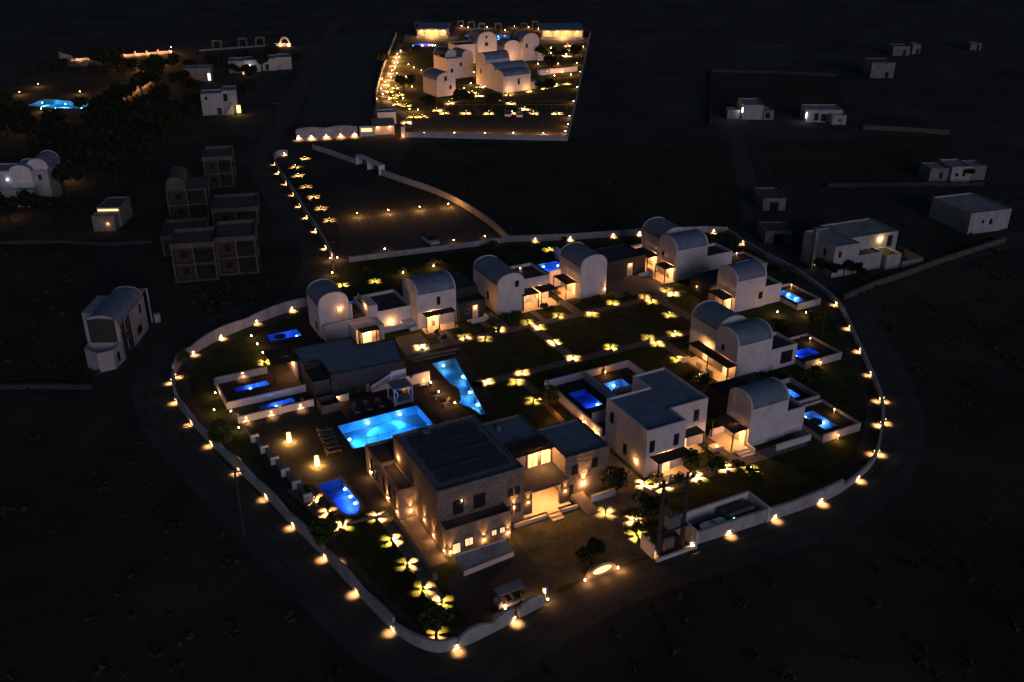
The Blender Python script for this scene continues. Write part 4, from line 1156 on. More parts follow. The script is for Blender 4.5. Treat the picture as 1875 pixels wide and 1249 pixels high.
bollards([(743.7, 225), (756.5, 214), (773.8, 214), (799.4, 202.5), (822.5, 190), (845.5, 180), (865, 170), (879.4, 159.6), (886, 147), (891, 139)], "# far bollard light from the gatehouse along the path to the far villas", "far bollard lights", 800.0, sc=1.6)
bollards([(813.5, 207), (853, 207.6), (895.4, 208), (938, 208), (977, 208), (1019.6, 208)], "# far bollard light from the left along the top of the far car park", "far bollard lights", 800.0, sc=1.6)
bollards([(876, 175.6), (907.6, 182.6), (936, 190), (961, 200.6)], "# far bollard light from the left on the path crossing the far lawn", "far bollard lights", 800.0, sc=1.6)
bollards([(930, 174), (969.7, 168), (996, 162), (1019, 157), (1038, 154.5)], "# far bollard light from the left in front of the pink-lit far villa", "far bollard lights", 500.0, sc=1.4)
bollards([(1037, 103), (1038, 93), (1039, 84)], "# far bollard light from the bottom on the path to the right restaurant", "far bollard lights", 800.0, sc=1.7)
bollards([(884, 117), (892, 119), (899, 125), (892, 130), (874, 120)], "# far bollard light from the top in the court between the far villas", "far bollard lights", 500.0, sc=1.4)
def small_lights(pts, text, group, power=40.0, h=0.6, mat="lamp_warm", col=WARM, name="garden_lamp"):
    """short post with a glowing head"""
    for i, p in enumerate(pts):
        x, y = G(*p)
        T = thing(name, text.replace("#", ORD[i]), "garden lamp", (x, y, 0), 0, group)
        MB().tube([(0, 0, 0), (0, 0, h)], 0.05, 6).build("post", "metal_black", T)
        MB().lathe([(0.04, h), (0.07, h + 0.04), (0.07, h + 0.12), (0.03, h + 0.16)], 8).build("head", "bulb_hot" if mat == "lamp_warm" else mat, T)
        light(T, (0, 0, h + 0.42), power * 2.2, col, 0.05)
small_lights([(728, 104), (726, 112), (722.5, 121.5), (718, 134.5), (716, 147), (706, 155.5)], "# tall glowing lantern from the top along the far left drive", "far drive lanterns", 800.0, 0.9)
small_lights([(734, 96), (731, 108), (728, 118), (723, 128), (727, 138), (712, 140), (700, 148), (712, 160), (698, 166), (701, 176), (712, 186), (738, 184), (750, 204), (765, 205)], "# small warm lamp from the top in the lit shrubs of the far left drive", "far left shrub lamps", 160.0)
small_lights([(905, 143), (909, 150), (880, 129), (868, 136), (862, 156), (850, 165), (835, 172), (828, 184)], "# small warm lamp from the right in the planting before the far villas", "far villa garden lamps", 160.0)
small_lights([(940, 118), (955, 122), (985, 120), (990, 98), (1022, 120), (1030, 135), (1015, 142), (1045, 140), (1058, 100), (1062, 135), (1062, 150)], "# small warm lamp from the left in the garden right of the far villas", "far right garden lamps", 130.0)
small_lights([(748, 121), (758, 127), (772, 132), (744, 144), (742, 157), (754, 162.5)], "# small garden lamp from the top left of the nearest far villa", "far garden lamps", 120.0)
small_lights([(845, 50), (857, 53), (880, 59), (892, 52), (925, 58), (942, 51), (968, 52), (986, 56)], "# small lamp from the left along the far seaside fence", "far seaside lamps", 160.0)
small_lights([(1009, 91), (1009, 96), (1008.5, 100), (1068, 89), (1056, 119), (1057, 163), (1050, 189), (1043, 216.6), (1040, 232), (1035, 245)], "# small lamp from the top near the far compound's right wall", "far right wall lamps", 130.0)
small_lights([(690, 185), (690, 170), (694, 154), (698, 138), (712, 105)], "# small lamp from the bottom on the far compound's left wall", "far left wall lamps", 90.0)
small_lights([(776.6, 247.5), (832, 247.5), (888, 248), (940, 248), (995, 248)], "# lamp from the left behind the near wall of the far car park", "far car park lamps", 700.0)
small_lights([(654.5, 397), (711.5, 391.5), (768.8, 385.5), (821, 380)], "# globe lamp from the left along the top of the car park", "car park globe lamps", 190.0, 0.7)
small_lights([(705, 461), (831, 445), (888, 438)], "# low lamp from the left along the near edge of the car park", "car park edge lamps", 14.0, 0.5)
small_lights([(860, 76), (1002, 149)], "# white spotlight from the left standing among the far villas", "far white spots", 60.0, 3.0, "lamp_white", (0.85, 0.92, 1.0))
small_lights([(260, 119), (271, 118), (282, 117), (295, 116), (257, 125), (268, 127.5)], "# glowing lamp from the left in the far lit clearing by the beach path", "far clearing lamps", 300.0, 1.2)
small_lights([(37, 174), (71, 159), (147, 173), (77, 205), (259, 153), (267, 152), (229, 168), (236, 168), (170, 192), (49, 239), (102, 228), (4, 218)], "# small lamp from the start among the dark trees round the far left pool", "far left garden lamps", 130.0, 0.9)
small_lights([(205, 190), (218, 180), (235, 172), (248, 165), (262, 158)], "# warm lamp from the left along the curving path by the far pool", "far curving path lamps", 170.0, 0.7)
small_lights([(314, 94), (315, 102)], "# bright lamp at the right end of the glowing beach path", "beach path lamps", 160.0, 1.4)
small_lights([(130, 330), (137, 331), (27, 399), (184, 283)], "# warm lamp from the start in the dark garden left of the unfinished houses", "dark garden lamps", 45.0, 1.6)
small_lights([(284, 226)], "yellow garden lamp at the edge of the pale clearing", "single lamps", 60.0, 1.0)
small_lights([(1422.7, 577), (1475, 578)], "# low garden lamp from the left below the upper right terrace pool", "low lamps by the right villas", 30.0, 0.5)
small_lights([(461, 621), (472, 636), (482, 652)], "# low lamp from the top beside the round float pool court", "low lamps by the left pool", 14.0, 0.5)
small_lights([(395, 726), (393, 757), (424, 760), (438, 790)], "# low lamp from the top along the ends of the left pool courts", "low lamps by the left courts", 16.0, 0.5)
small_lights([(738, 503), (794, 491)], "# low lamp from the left under a shrub behind the pink-lit villa", "low lamps in the back garden", 40.0, 0.35)

# lamps on the boundary wall
def ang_at(pts, p, inward):
    best = None
    for i in range(len(pts) - 1):
        a, b = Vector(pts[i]), Vector(pts[i + 1])
        d = b - a
        t = max(0, min(1, (Vector(p) - a).dot(d) / max(d.length_squared, 1e-9)))
        q = a + d * t
        dist = (Vector(p) - q).length
        if best is None or dist < best[0]:
            best = (dist, q, d.normalized())
    n = Vector((-best[2].y, best[2].x))
    if not inward:
        n = -n
    q = best[1] + n * 0.16
    return (q.x, q.y), math.atan2(n.y, n.x)
def wall_lamps(run, pts, left, text, group, **kw):
    R = spline(run, 6)
    for i, p in enumerate(pts):
        q, a = ang_at(R, G(*p), left)
        wall_lamp(q, a, text.replace("#", ORD[i]), group, **kw)
# 'left' = the lamp faces the left-hand side of the run's direction
wall_lamps(PL[:7], [(532, 568), (469, 593), (403, 620), (352, 650)], True, "# wall lamp from the villa on the inside of the upper left boundary wall", "lamps on the upper left boundary wall")
wall_lamps(PL[5:9], [(344, 690)], True, "wall lamp inside the left bend of the boundary wall", "lamps on the left bend")
wall_lamps(PL[5:18], [(315, 702), (323, 738), (352, 777), (387, 816), (438, 865), (488, 913), (538, 965), (596, 1023), (653, 1087), (720, 1156)], False, "# wall lamp from the top outside the left boundary wall", "lamps outside the left boundary wall")
wall_lamps(PL[8:12], [(424, 845)], True, "wall lamp inside the left boundary wall near the pole", "inner lamps on the left boundary wall")
wall_lamps(PL[13:16], [(612, 1035)], True, "wall lamp inside the left boundary wall beside the round bush", "inner lamps on the left boundary wall")
wall_lamps(PL[18:], [(836, 1188), (941, 1138)], False, "# wall lamp from the corner outside the arched front boundary wall", "lamps outside the front left wall")
wall_lamps(PR[:10], [(1262, 1000), (1332, 978), (1416, 950), (1500, 920), (1568, 879), (1605, 832)], False, "# wall lamp from the transformer poles outside the front right boundary wall", "lamps outside the front right wall")
wall_lamps(PR[8:13], [(1616, 775), (1612, 735)], False, "# wall lamp from below outside the right bend of the boundary wall", "lamps outside the right bend")
wall_lamps(PR[7:], [(1595, 832), (1608, 780), (1602, 735), (1588, 688), (1572, 645), (1552, 603), (1515, 560)], True, "# wall lamp from below on the inside of the right boundary wall", "lamps inside the right wall")
wall_lamps(PR[17:], [(1350, 449)], True, "wall lamp inside the boundary wall near the top right corner", "lamps inside the top right wall")
wall_lamps(PT[:5], [(1307, 428), (1172, 432), (1123, 434), (1044, 440), (980, 442)], True, "# wall lamp from the right along the back boundary wall", "lamps on the back wall", power=160.0)
CP = [G(*p) for p in [(527, 284), (510, 286), (503, 296), (512, 318), (527, 340), (545, 368), (560, 394), (578, 420), (600, 458), (612, 480)]]
wall_lamps(CP[2:], [(503, 302), (510, 318), (521, 338), (535, 358), (548, 379), (561, 400), (575, 425), (595, 456)], False, "# wall lamp from the top outside the left wall of the car park", "lamps on the car park wall", power=200.0)
wall_lamps(CP[:3], [(521, 283)], True, "wall lamp at the rounded top corner of the car park wall", "lamps on the car park wall", power=120.0)
small_lights([(605, 478), (618, 477), (609, 505)], "# low lamp from the left where the car park wall meets the lane", "lane corner lamps", 40.0, 0.5)
FW = [G(543, 256), G(590, 254), G(655, 250)]
wall_lamps(FW, [(547, 256), (571, 255), (598, 254), (624, 252), (649, 250)], False, "# small lamp from the left on the wavy white far wall", "lamps on the far wavy wall", z=1.0, power=260.0, spot=125.0)

# ------------------------------------------------------------------ plants
def crown_mesh(name, mat, n, rx, rz, z0, leaf, seed, lumps=9):
    rnd = random.Random(seed)
    m = MB()
    cs = [(Vector((rnd.gauss(0, 0.42), rnd.gauss(0, 0.42), rnd.uniform(-0.45, 0.45))), rnd.uniform(0.35, 0.6)) for _ in range(lumps)]
    for i in range(n):
        c, r = cs[i % lumps]
        d = Vector((rnd.gauss(0, 1), rnd.gauss(0, 1), rnd.gauss(0, 1))).normalized()
        p = c + d * r * rnd.uniform(0.55, 1.05)
        p = Vector((p.x * rx, p.y * rx, z0 + p.z * rz))
        u = Vector((rnd.gauss(0, 1), rnd.gauss(0, 1), rnd.gauss(0, 1))).normalized()
        v = u.orthogonal().normalized()
        w = u.cross(v)
        s = leaf * rnd.uniform(0.6, 1.4)
        m.add([p - v * s - w * s * 0.5, p + v * s - w * s * 0.5, p + v * s * 0.6 + w * s * 0.6, p - v * s * 0.6 + w * s * 0.6], [(0, 1, 2, 3)])
    me = m.mesh(name)
    me.materials.append(MATS[mat])
    return me
def trunk_mesh(h, r, seed):
    rnd = random.Random(seed)
    m = MB()
    x, y = rnd.uniform(-0.2, 0.2), rnd.uniform(-0.2, 0.2)
    m.tube([(0, 0, 0), (x * 0.5, y * 0.5, h * 0.5), (x, y, h)], [r, r * 0.75, r * 0.45], 6)
    for k in range(4):
        a = k * 1.57 + rnd.uniform(-0.4, 0.4)
        m.tube([(x * 0.7, y * 0.7, h * 0.7), (x + math.cos(a) * h * 0.25, y + math.sin(a) * h * 0.25, h * 1.05), (x + math.cos(a) * h * 0.42, y + math.sin(a) * h * 0.42, h * 1.35)], [r * 0.4, r * 0.25, r * 0.1], 5)
    me = m.mesh("trunk")
    me.materials.append(MATS["bark"])
    return me
CROWN = [crown_mesh("crown", "leaf", 1100, 2.6, 2.0, 3.6, 0.30, s) for s in range(4)]
CROWN_L = [crown_mesh("crown", "leaf_light", 700, 1.0, 0.8, 1.5, 0.11, 20 + s) for s in range(3)]
TRUNK = [trunk_mesh(2.4, 0.22, s) for s in range(3)]
TRUNK_S = [trunk_mesh(0.9, 0.07, 10 + s) for s in range(2)]
SHRUB = [crown_mesh("foliage", "leaf_light", 380, 0.75, 0.5, 0.42, 0.09, 40 + s, 6) for s in range(3)]
def tree(p, sc, label, group=None, light_leaf=False, name="tree", cat="tree"):
    T = thing(name, label, cat, (p[0], p[1], 0), random.uniform(0, 6.28), group)
    k = random.randrange(3)
    share("crown", (CROWN_L if light_leaf else CROWN)[k], T, sc=(sc, sc, sc * random.uniform(0.85, 1.15)))
    share("trunk", (TRUNK_S[k % 2] if light_leaf else TRUNK[k]), T, sc=(sc,) * 3)
    return T
def shrub(p, sc, label, group=None):
    T = thing("shrub", label, "shrub", (p[0], p[1], 0), random.uniform(0, 6.28), group)
    share("foliage", SHRUB[random.randrange(3)], T, sc=(sc,) * 3)
    share("stem", TRUNK_S[random.randrange(2)], T, sc=(sc * 0.5,) * 3)
    return T
grove = [(20, 222), (70, 232), (120, 222), (150, 220), (345, 225), (300, 215), (10, 205), (165, 214), (205, 205), (235, 195), (262, 178), (285, 160), (300, 140), (330, 160), (350, 175), (352, 200), (320, 232), (290, 240), (240, 225), (200, 232), (150, 235), (100, 250), (60, 260), (15, 250), (220, 255), (265, 262), (300, 262), (180, 262), (140, 290), (60, 280), (110, 300), (240, 300), (270, 320), (160, 330), (215, 330), (120, 360), (60, 398), (95, 405), (20, 415), (130, 405), (235, 150), (200, 140), (180, 150), (90, 140), (40, 150), (120, 130), (460, 150), (480, 130), (455, 180), (445, 120), (500, 115), (350, 130), (400, 135), (540, 120), (430, 140)]
grove = [p for p in grove if not (40 < p[0] < 185 and 199 < p[1] < 242)]
for i, p in enumerate(grove):
    x, y = G(*p)
    z = ("dark tree crowding the far left blue pool" if p[0] < 185 and p[1] < 245 else "dark tree among the white far houses" if p[0] > 325 else "dark tree beside the glowing beach path" if p[1] < 165 else "dark tree of the unlit grove below the pale clearing" if p[1] < 300 and p[0] > 130 else "dark tree in the black garden behind the white vaulted house" if p[1] < 345 else "dark tree in front of the white vaulted house")
    near = (p[0] < 185 and p[1] < 245) or p[0] > 325 or p[1] > 380
    tree((x, y), random.uniform(0.8, 1.15) if near else random.uniform(1.25, 1.75), z, z.replace("dark tree", "trees"))
for p, sc, lb in [((50, 245), 0.8, "small tree lit yellow-green from below at the far left"), ((300, 205), 1.3, "pale tree at the edge of the far left clearing"), ((184, 290), 0.7, "small lamp-lit tree left of the unfinished houses")]:
    tree(G(*p), sc, lb)
for p, sc, lb in [((798, 1170), 1.5, "round tree lit from below at the lower left corner"), ((590, 1003), 1.6, "round brown-lit bush beside the left boundary wall"), ((407, 826), 1.5, "round bush by the left wall near the tall pole"),
                  ((338, 672), 1.1, "small dark tree inside the left bend of the wall"), ((1120, 905), 1.6, "leafy tree beside the annex ramp of reception"), ((1185, 960), 1.7, "dark tree between the plaza lights and transformer poles"), ((1262, 868), 1.2, "small tree in front of the white house porch"),
                  ((1310, 868), 1.2, "small tree beside the curved path under the white house"), ((1008, 752), 1.5, "leafy tree beside the lit timber planter"), ((1285, 712), 1.0, "small tree beside the long right pergola"), ((660, 560), 0.7, "small tree on the lit roof terrace")]:
    tree(G(*p), sc, lb, None, True)
tree(G(1083, 1034), 0.46, "dark round tree behind the lit entrance sign")
for i, p in enumerate([(1545, 505), (1520, 508), (1570, 510), (1500, 500)]):
    x, y = G(*p)
    tree((x, y), 0.55, ORD[i] + " dark bushy tree of the clump below the large right house", "trees below the right house")
for i, p in enumerate([(1765, 330), (1782, 410), (1805, 405)]):
    tree(G(*p), 0.6, ORD[i] + " small dark tree from the left by the right-hand farm buildings", "trees by the right farms")
shr = [(738, 499), (790, 487), (812, 484), (670, 500), (840, 478), (900, 455), (950, 455), (1030, 440), (700, 492), (1330, 436), (1345, 450), (1365, 462), (1385, 472), (1305, 440), (1440, 500), (1460, 512), (1470, 625), (1440, 605), (1420, 600), (1490, 585), (1400, 690), (1430, 700), (1480, 700), (1500, 690)]
for i, p in enumerate(shr):
    shrub(G(*p), random.uniform(1.0, 1.9), "dark garden shrub planted behind the villas", "shrubs behind the villas")
sh2 = [(800, 612), (812, 620), (840, 610), (860, 598), (905, 590), (930, 585), (945, 578), (1000, 565), (1075, 555), (1092, 552), (1060, 560), (1150, 545), (900, 610)]
for i, p in enumerate(sh2):
    shrub(G(*p), random.uniform(0.8, 1.4), ORD[i % 13] + " garden shrub from the left in the beds along the upper villas", "shrubs along the upper villas")
for i, p in enumerate([(560, 901), (588, 925), (614, 950)]):
    shrub(G(*p), 1.0, ORD[i] + " shrub from the top between the round-ended pool lights", "shrubs beside the round-ended pool")
for i, p in enumerate([(628, 722), (640, 718)]):
    T = shrub(G(*p), 1.6, ("left" if i == 0 else "right") + " one of two glowing yellow shrubs by the dark hall", "lit shrubs by the hall")
    light(T, (0.0, -0.7, 0.25), 45.0, BOLL, 0.05)
for i, p in enumerate([(1202, 878), (1240, 880), (1300, 845), (1350, 855), (1265, 690), (1290, 700), (1378, 868), (1150, 945), (1170, 968)]):
    shrub(G(*p), 1.1, ORD[i] + " small shrub from the start in the beds by the front right path", "shrubs by the front right path")
# scrub and stones on the open land
rnd = random.Random(5)
scr = MB()
inn = [(p[0], p[1]) for p in inner]
def in_poly(p, pl):
    c = False
    for i in range(len(pl)):
        a, b = pl[i], pl[i - 1]
        if (a[1] > p[1]) != (b[1] > p[1]) and p[0] < (b[0] - a[0]) * (p[1] - a[1]) / (b[1] - a[1]) + a[0]:
            c = not c
    return c
cp = [G(*p) for p in [(500, 268), (700, 300), (940, 440), (600, 490)]]
fc = [G(*p) for p in [(535, 262), (1045, 262), (1090, 40), (690, 40)]]
RR = spline(ring_road, 4)
n_s = 0
while n_s < 1100:
    px, py = rnd.uniform(-60, 1935), rnd.uniform(60, 700) if rnd.random() < 0.85 else rnd.uniform(700, 1260)
    q = G(px, py)
    if in_poly(q, inn) or in_poly(q, cp) or in_poly(q, fc) or min((q[0] - t[0]) ** 2 + (q[1] - t[1]) ** 2 for t in RR) < 14:
        continue
    n_s += 1
    h = rnd.uniform(0.12, 0.5) * (1.6 if rnd.random() < 0.12 else 1)
    for k in range(7):
        d = Vector((rnd.gauss(0, 1), rnd.gauss(0, 1), rnd.uniform(0.1, 1.0))) * h * 0.8
        v = Vector((rnd.gauss(0, 1), rnd.gauss(0, 1), rnd.gauss(0, 1))).normalized() * h * 0.5
        w = v.orthogonal().normalized() * h * 0.35
        c = Vector((q[0], q[1], 0.05)) + d * 0.8
        scr.add([c - v - w, c + v - w, c + v * 0.6 + w, c - v * 0.6 + w], [(0, 1, 2, 3)])
tag(scr.build("scrub", "scrub"), "dry scrub scattered over the dark open land", "scrub", kind="stuff")
for i, p in enumerate([(740, 170), (790, 205), (850, 195), (900, 205), (760, 108), (990, 110), (1020, 110), (1050, 110), (1010, 130), (840, 200), (700, 120), (1000, 175)]):
    tree(G(*p), 0.9, "dark shrubby tree in the far lit compound", "trees of the far compound")

# ------------------------------------------------------------------ things in the compound
def lantern(p, label):
    T = thing("floor_lantern", label, "lantern", (p[0], p[1], 0.02), 0, "tall glowing floor lanterns")
    MB().lathe([(0.30, 0.06), (0.27, 0.3), (0.26, 1.0), (0.30, 1.25)], 16).build("shade", "lantern_glow", T, True)
    MB().lathe([(0.32, 0), (0.32, 0.05), (0.3, 0.06)], 16).build("base", "metal_black", T)
    MB().ring([(0.32 * math.cos(i * 0.3927), 0.32 * math.sin(i * 0.3927)) for i in range(16)], [(0.24 * math.cos(i * 0.3927), 0.24 * math.sin(i * 0.3927)) for i in range(16)], 1.25, 1.3).build("rim", "plaster", T)
    for k in range(4):
        light(T, (0.5 * math.cos(k * 1.57), 0.5 * math.sin(k * 1.57), 0.35), 150.0, (1.0, 0.46, 0.10), 0.1)
lantern(G(530, 810), "tall glowing floor lantern nearer the long pink planter wall")
lantern(G(581, 853), "tall glowing floor lantern nearer the round-ended blue pool")

def lounger_parts(T):
    MB().box(0.0, 1.9, 0.0, 0.66, 0.26, 0.31).build("frame", "wood_light", T)
    MB().box(0.55, 1.88, 0.03, 0.63, 0.315, 0.39).build("mattress", "fabric", T)
    MB().add([(0.55, 0.03, 0.32), (0.55, 0.63, 0.32), (0.02, 0.63, 0.68), (0.02, 0.03, 0.68), (0.55, 0.03, 0.40), (0.55, 0.63, 0.40), (0.06, 0.63, 0.76), (0.06, 0.03, 0.76)], [(3, 2, 1, 0), (4, 5, 6, 7), (0, 1, 5, 4), (1, 2, 6, 5), (2, 3, 7, 6), (3, 0, 4, 7)]).build("backrest", "fabric", T)
    for x in (0.1, 1.74):
        for y in (0.03, 0.57):
            MB().box(x, x + 0.06, y, y + 0.06, 0, 0.26).build("leg", "wood_light", T)
LT = thing("sun_lounger", "", "sun lounger")
lounger_parts(LT)
def copy_tree(o, parent=None):
    c = o.copy()
    COL.objects.link(c)
    c.parent = parent
    for ch in o.children:
        copy_tree(ch, c)
    return c
spots = [(-4.9 + 0.12 * k, 24.0 + 1.05 * k, SITE_R + random.uniform(-0.1, 0.1)) for k in range(6)] + [(1.4 + 1.6 * k, 33.4, SITE_R - math.pi / 2) for k in range(3)]
for i, (a, b, r) in enumerate(spots):
    o = LT if i == 0 else copy_tree(LT)
    o.location = (*S(a, b), 0.02)
    o.rotation_euler = (0, 0, r)
    tag(o, (ORD[i] + " sun lounger from below at the left end of the large cyan pool") if i < 6 else (ORD[i - 6] + " sun lounger from the left along the far side of the cyan pool"), "sun lounger", "sun loungers by the cyan pool")

T = begin("gazebo", "white curtained gazebo frame with day bed beside the cyan pool", "gazebo", 7.0, 31.4)
for x in (6.6, 9.1):
    for y in (31.2, 33.6):
        MB().box(x - 0.06, x + 0.06, y - 0.06, y + 0.06, 0, 2.4).build("post", "metal_grey", T)
for y in (31.2, 33.6):
    MB().box(6.5, 9.2, y - 0.06, y + 0.06, 2.4, 2.52).build("beam", "metal_grey", T)
for x in (6.6, 9.1):
    MB().box(x - 0.06, x + 0.06, 31.27, 33.53, 2.405, 2.515).build("beam", "metal_grey", T)
MB().box(6.7, 9.0, 31.3, 33.5, 2.46, 2.5).build("roof_cloth", "roof_old", T)
for sx, x in ((1, 6.68), (-1, 9.02)):
    MB().tube([(x, 31.2, 2.4), (x + sx * 0.34, 31.2, 1.9), (x + sx * 0.42, 31.2, 1.5), (x + sx * 0.1, 31.2, 0.95), (x + sx * 0.22, 31.2, 0.3)], [0.06, 0.10, 0.09, 0.05, 0.12], 6).build("curtain", "metal_grey", T)
MB().box(6.7, 9.0, 31.4, 33.4, 0.02, 0.42).build("day_bed", "plaster_old", T)
end()
def table_set(a, b, label, lit):
    T = begin("dining_table", label, "table", a, b, "tables by the triangular pool")
    MB().lathe([(0.42, 0.72), (0.45, 0.74), (0.42, 0.77)], 14, (a, b)).build("table_top", "wood_dark", T)
    MB().tube([(a, b, 0.02), (a, b, 0.72)], 0.04, 6).build("leg", "metal_black", T)
    MB().lathe([(0.25, 0.02), (0.22, 0.05)], 10, (a, b)).build("base", "metal_black", T)
    end()
    for k, ang in enumerate((0.3, 2.2, 4.2)):
        x, y = S(a + 0.85 * math.cos(ang), b + 0.85 * math.sin(ang))
        C = thing("chair", ORD[k] + " dark chair at the " + lit, "chair", (x, y, 0.02), ang + SITE_R + math.pi / 2, "chairs by the triangular pool")
        MB().box(-0.22, 0.22, -0.22, 0.22, 0.42, 0.46).build("seat", "wood_dark", C)
        MB().box(-0.22, 0.22, -0.24, -0.20, 0.46, 0.86).build("backrest", "wood_dark", C)
        for sx in (-0.2, 0.16):
            for sy in (-0.2, 0.16):
                MB().box(sx, sx + 0.04, sy, sy + 0.04, 0, 0.42).build("leg", "metal_black", C)
table_set(11.6, 33.2, "round table nearest the pink garden wall by the triangular pool", "table nearest the pink wall")
table_set(12.0, 30.9, "middle round table in the lamplight by the triangular pool", "middle lamplit table")
table_set(12.3, 28.6, "round table nearest reception in the lamplight by the triangular pool", "lamplit table nearest reception")
small_lights([(789, 704), (804, 721), (816, 737)], "# low deck lamp from the top beside the triangular pool", "deck lamps by the triangular pool", 42.0, 0.25)
small_lights([(833, 742)], "low warm lamp beside the tip of the triangular pool", "single lamps", 10.0, 0.3)
T = begin("info_post", "short post with a glowing cyan panel beside the upper path", "sign", 16.2, 44.9)
MB().box(16.1, 16.25, 44.6, 44.75, 0, 0.9).build("post", "steel", T)
MB().box(15.95, 16.4, 44.55, 44.6, 0.55, 0.9).build("panel", "lamp_pool", T)
end()
# stepped wall left of the lanterns
T = begin("stepped_wall", "grey stepped wall descending beside the glowing lanterns", "wall", -12.2, 34.5)
for k in range(6):
    b = 34.0 - k * 3.0
    a = -12.0 + k * 0.42
    MB().box(a, a + 0.4, b - 3.0, b, 0, 0.75).build("wall_panel", "plaster_old", T)
    MB().box(a - 0.1, a + 0.9, b - 3.02, b - 2.72, 0, 1.0).build("pier", "plaster", T)
end()
T = begin("garden_kerb", "pale stone kerb on the lawn below the round-ended pool", "kerb", -7.0, 10.2)
MB().add([(-7.2, 10.0, 0), (-2.6, 9.6, 0), (-2.6, 9.9, 0), (-7.2, 10.3, 0), (-7.2, 10.0, 0.3), (-2.6, 9.6, 0.3), (-2.6, 9.9, 0.3), (-7.2, 10.3, 0.3)], [(4, 5, 6, 7), (0, 1, 5, 4), (1, 2, 6, 5), (2, 3, 7, 6), (3, 0, 4, 7)]).build("kerb", "paving", T)
end()

# golf cart
T = begin("golf_cart", "golf cart with blue-grey roof parked behind the arched front wall", "golf cart", 2.7, -9.0)
MB().add([(1.1, -9.5, 0.3), (4.0, -9.5, 0.3), (4.0, -8.3, 0.3), (1.1, -8.3, 0.3), (1.15, -9.45, 0.62), (3.9, -9.45, 0.62), (3.9, -8.35, 0.62), (1.15, -8.35, 0.62)], [(3, 2, 1, 0), (4, 5, 6, 7), (0, 1, 5, 4), (1, 2, 6, 5), (2, 3, 7, 6), (3, 0, 4, 7)]).build("body", "paint_car", T)
MB().add([(1.1, -9.45, 0.63), (1.55, -9.45, 0.63), (1.55, -8.35, 0.63), (1.1, -8.35, 0.63), (1.2, -9.4, 0.95), (1.5, -9.4, 1.0), (1.5, -8.4, 1.0), (1.2, -8.4, 0.95)], [(4, 5, 6, 7), (0, 1, 5, 4), (1, 2, 6, 5), (2, 3, 7, 6), (3, 0, 4, 7)]).build("front_cowl", "paint_car", T)
for x in (2.1, 3.0):
    MB().box(x, x + 0.5, -9.4, -8.4, 0.63, 0.85).build("seat", "fabric", T)
    MB().box(x + 0.5, x + 0.6, -9.4, -8.4, 0.63, 1.35).build("backrest", "fabric", T)
MB().prism([(1.2, -9.5), (3.85, -9.5), (3.95, -9.35), (3.95, -8.45), (3.85, -8.3), (1.2, -8.3), (1.1, -8.45), (1.1, -9.35)], 1.9, 1.98).build("roof", "roof_old", T)
for x in (1.3, 3.75):
    for y in (-9.42, -8.42):
        MB().tube([(x, y, 0.6), (x, y, 1.9)], 0.025, 5).build("roof_post", "metal_black", T)
for x in (1.5, 3.5):
    for y in (-9.52, -8.42):
        o = MB().tube([(x, y, 0.24), (x, y + 0.14, 0.24)], 0.24, 12).build("wheel", "rubber", T)
MB().tube([(1.6, -8.7, 0.9), (1.85, -8.7, 1.1)], 0.03, 5).build("steering_column", "metal_black", T)
end()
small_lights([(925, 1119)], "low lamp on the ground beside the golf cart", "single lamps", 14.0, 0.25)
q1, q2 = Vector(G(1072, 1062)), Vector(G(1128, 1041))
T = thing("entrance_sign", "arched entrance sign with a warm glowing oval panel beside the drive", "sign", ((q1 + q2) / 2).to_tuple(), math.atan2(q2.y - q1.y, q2.x - q1.x))
T.location.z = 0.02
ar = [(1.75 * math.cos(math.pi * i / 14), 1.45 * math.sin(math.pi * i / 14)) for i in range(15)]
MB().add([(x, -0.2, z) for x, z in ar] + [(x, 0.2, z) for x, z in ar], [tuple(range(14, -1, -1)), tuple(range(15, 30))] + [(i, i + 1, i + 16, i + 15) for i in range(14)]).build("arch", "stone_beige", T)
el = [(1.12 * math.cos(0.45 * i), 0.72 + 0.40 * math.sin(0.45 * i)) for i in range(14)]
MB().add([(x, -0.235, z) for x, z in el] + [(x, -0.21, z) for x, z in el], [tuple(range(13, -1, -1))] + [(i, (i + 1) % 14, (i + 1) % 14 + 14, i + 14) for i in range(14)]).build("panel", "strip_glow", T)
for sx in (-1.95, 1.95):
    MB().box(sx - 0.06, sx + 0.06, -0.2, -0.05, 0, 0.24).build("end_lamp", "lamp_warm", T)
    light(T, (sx, -0.6, 0.5), 90.0, PEACH, 0.04)
light(T, (0.0, -1.0, 0.6), 40.0, WARM, 0.05)
pe = Vector(G(993, 1106))
T = thing("entrance_post", "dark post with two small white lights at the vehicle entrance", "post", (pe.x, pe.y, 0.0), SITE_R)
MB().tube([(0.35, 0.1, 0), (0.35, 0.1, 1.5)], 0.06, 8).build("post", "metal_black", T)
MB().box(0.15, 0.55, -0.05, 0.25, 1.2, 1.8).build("hood", "steel", T)
for z in (1.3, 1.65):
    MB().box(0.2, 0.3, -0.09, -0.055, z, z + 0.1).build("light", "lamp_white", T)
small_lights([(978, 1098), (1003, 1103)], "# low lamp from the left beside the post at the vehicle entrance", "entrance lamps", 22.0, 0.3)
x, y = G(1196, 1012)
wall_lamp((x, y), SITE_R - math.pi / 2 - 0.8, "wall lamp beside the transformer poles nearest the drive", "single wall lamps")

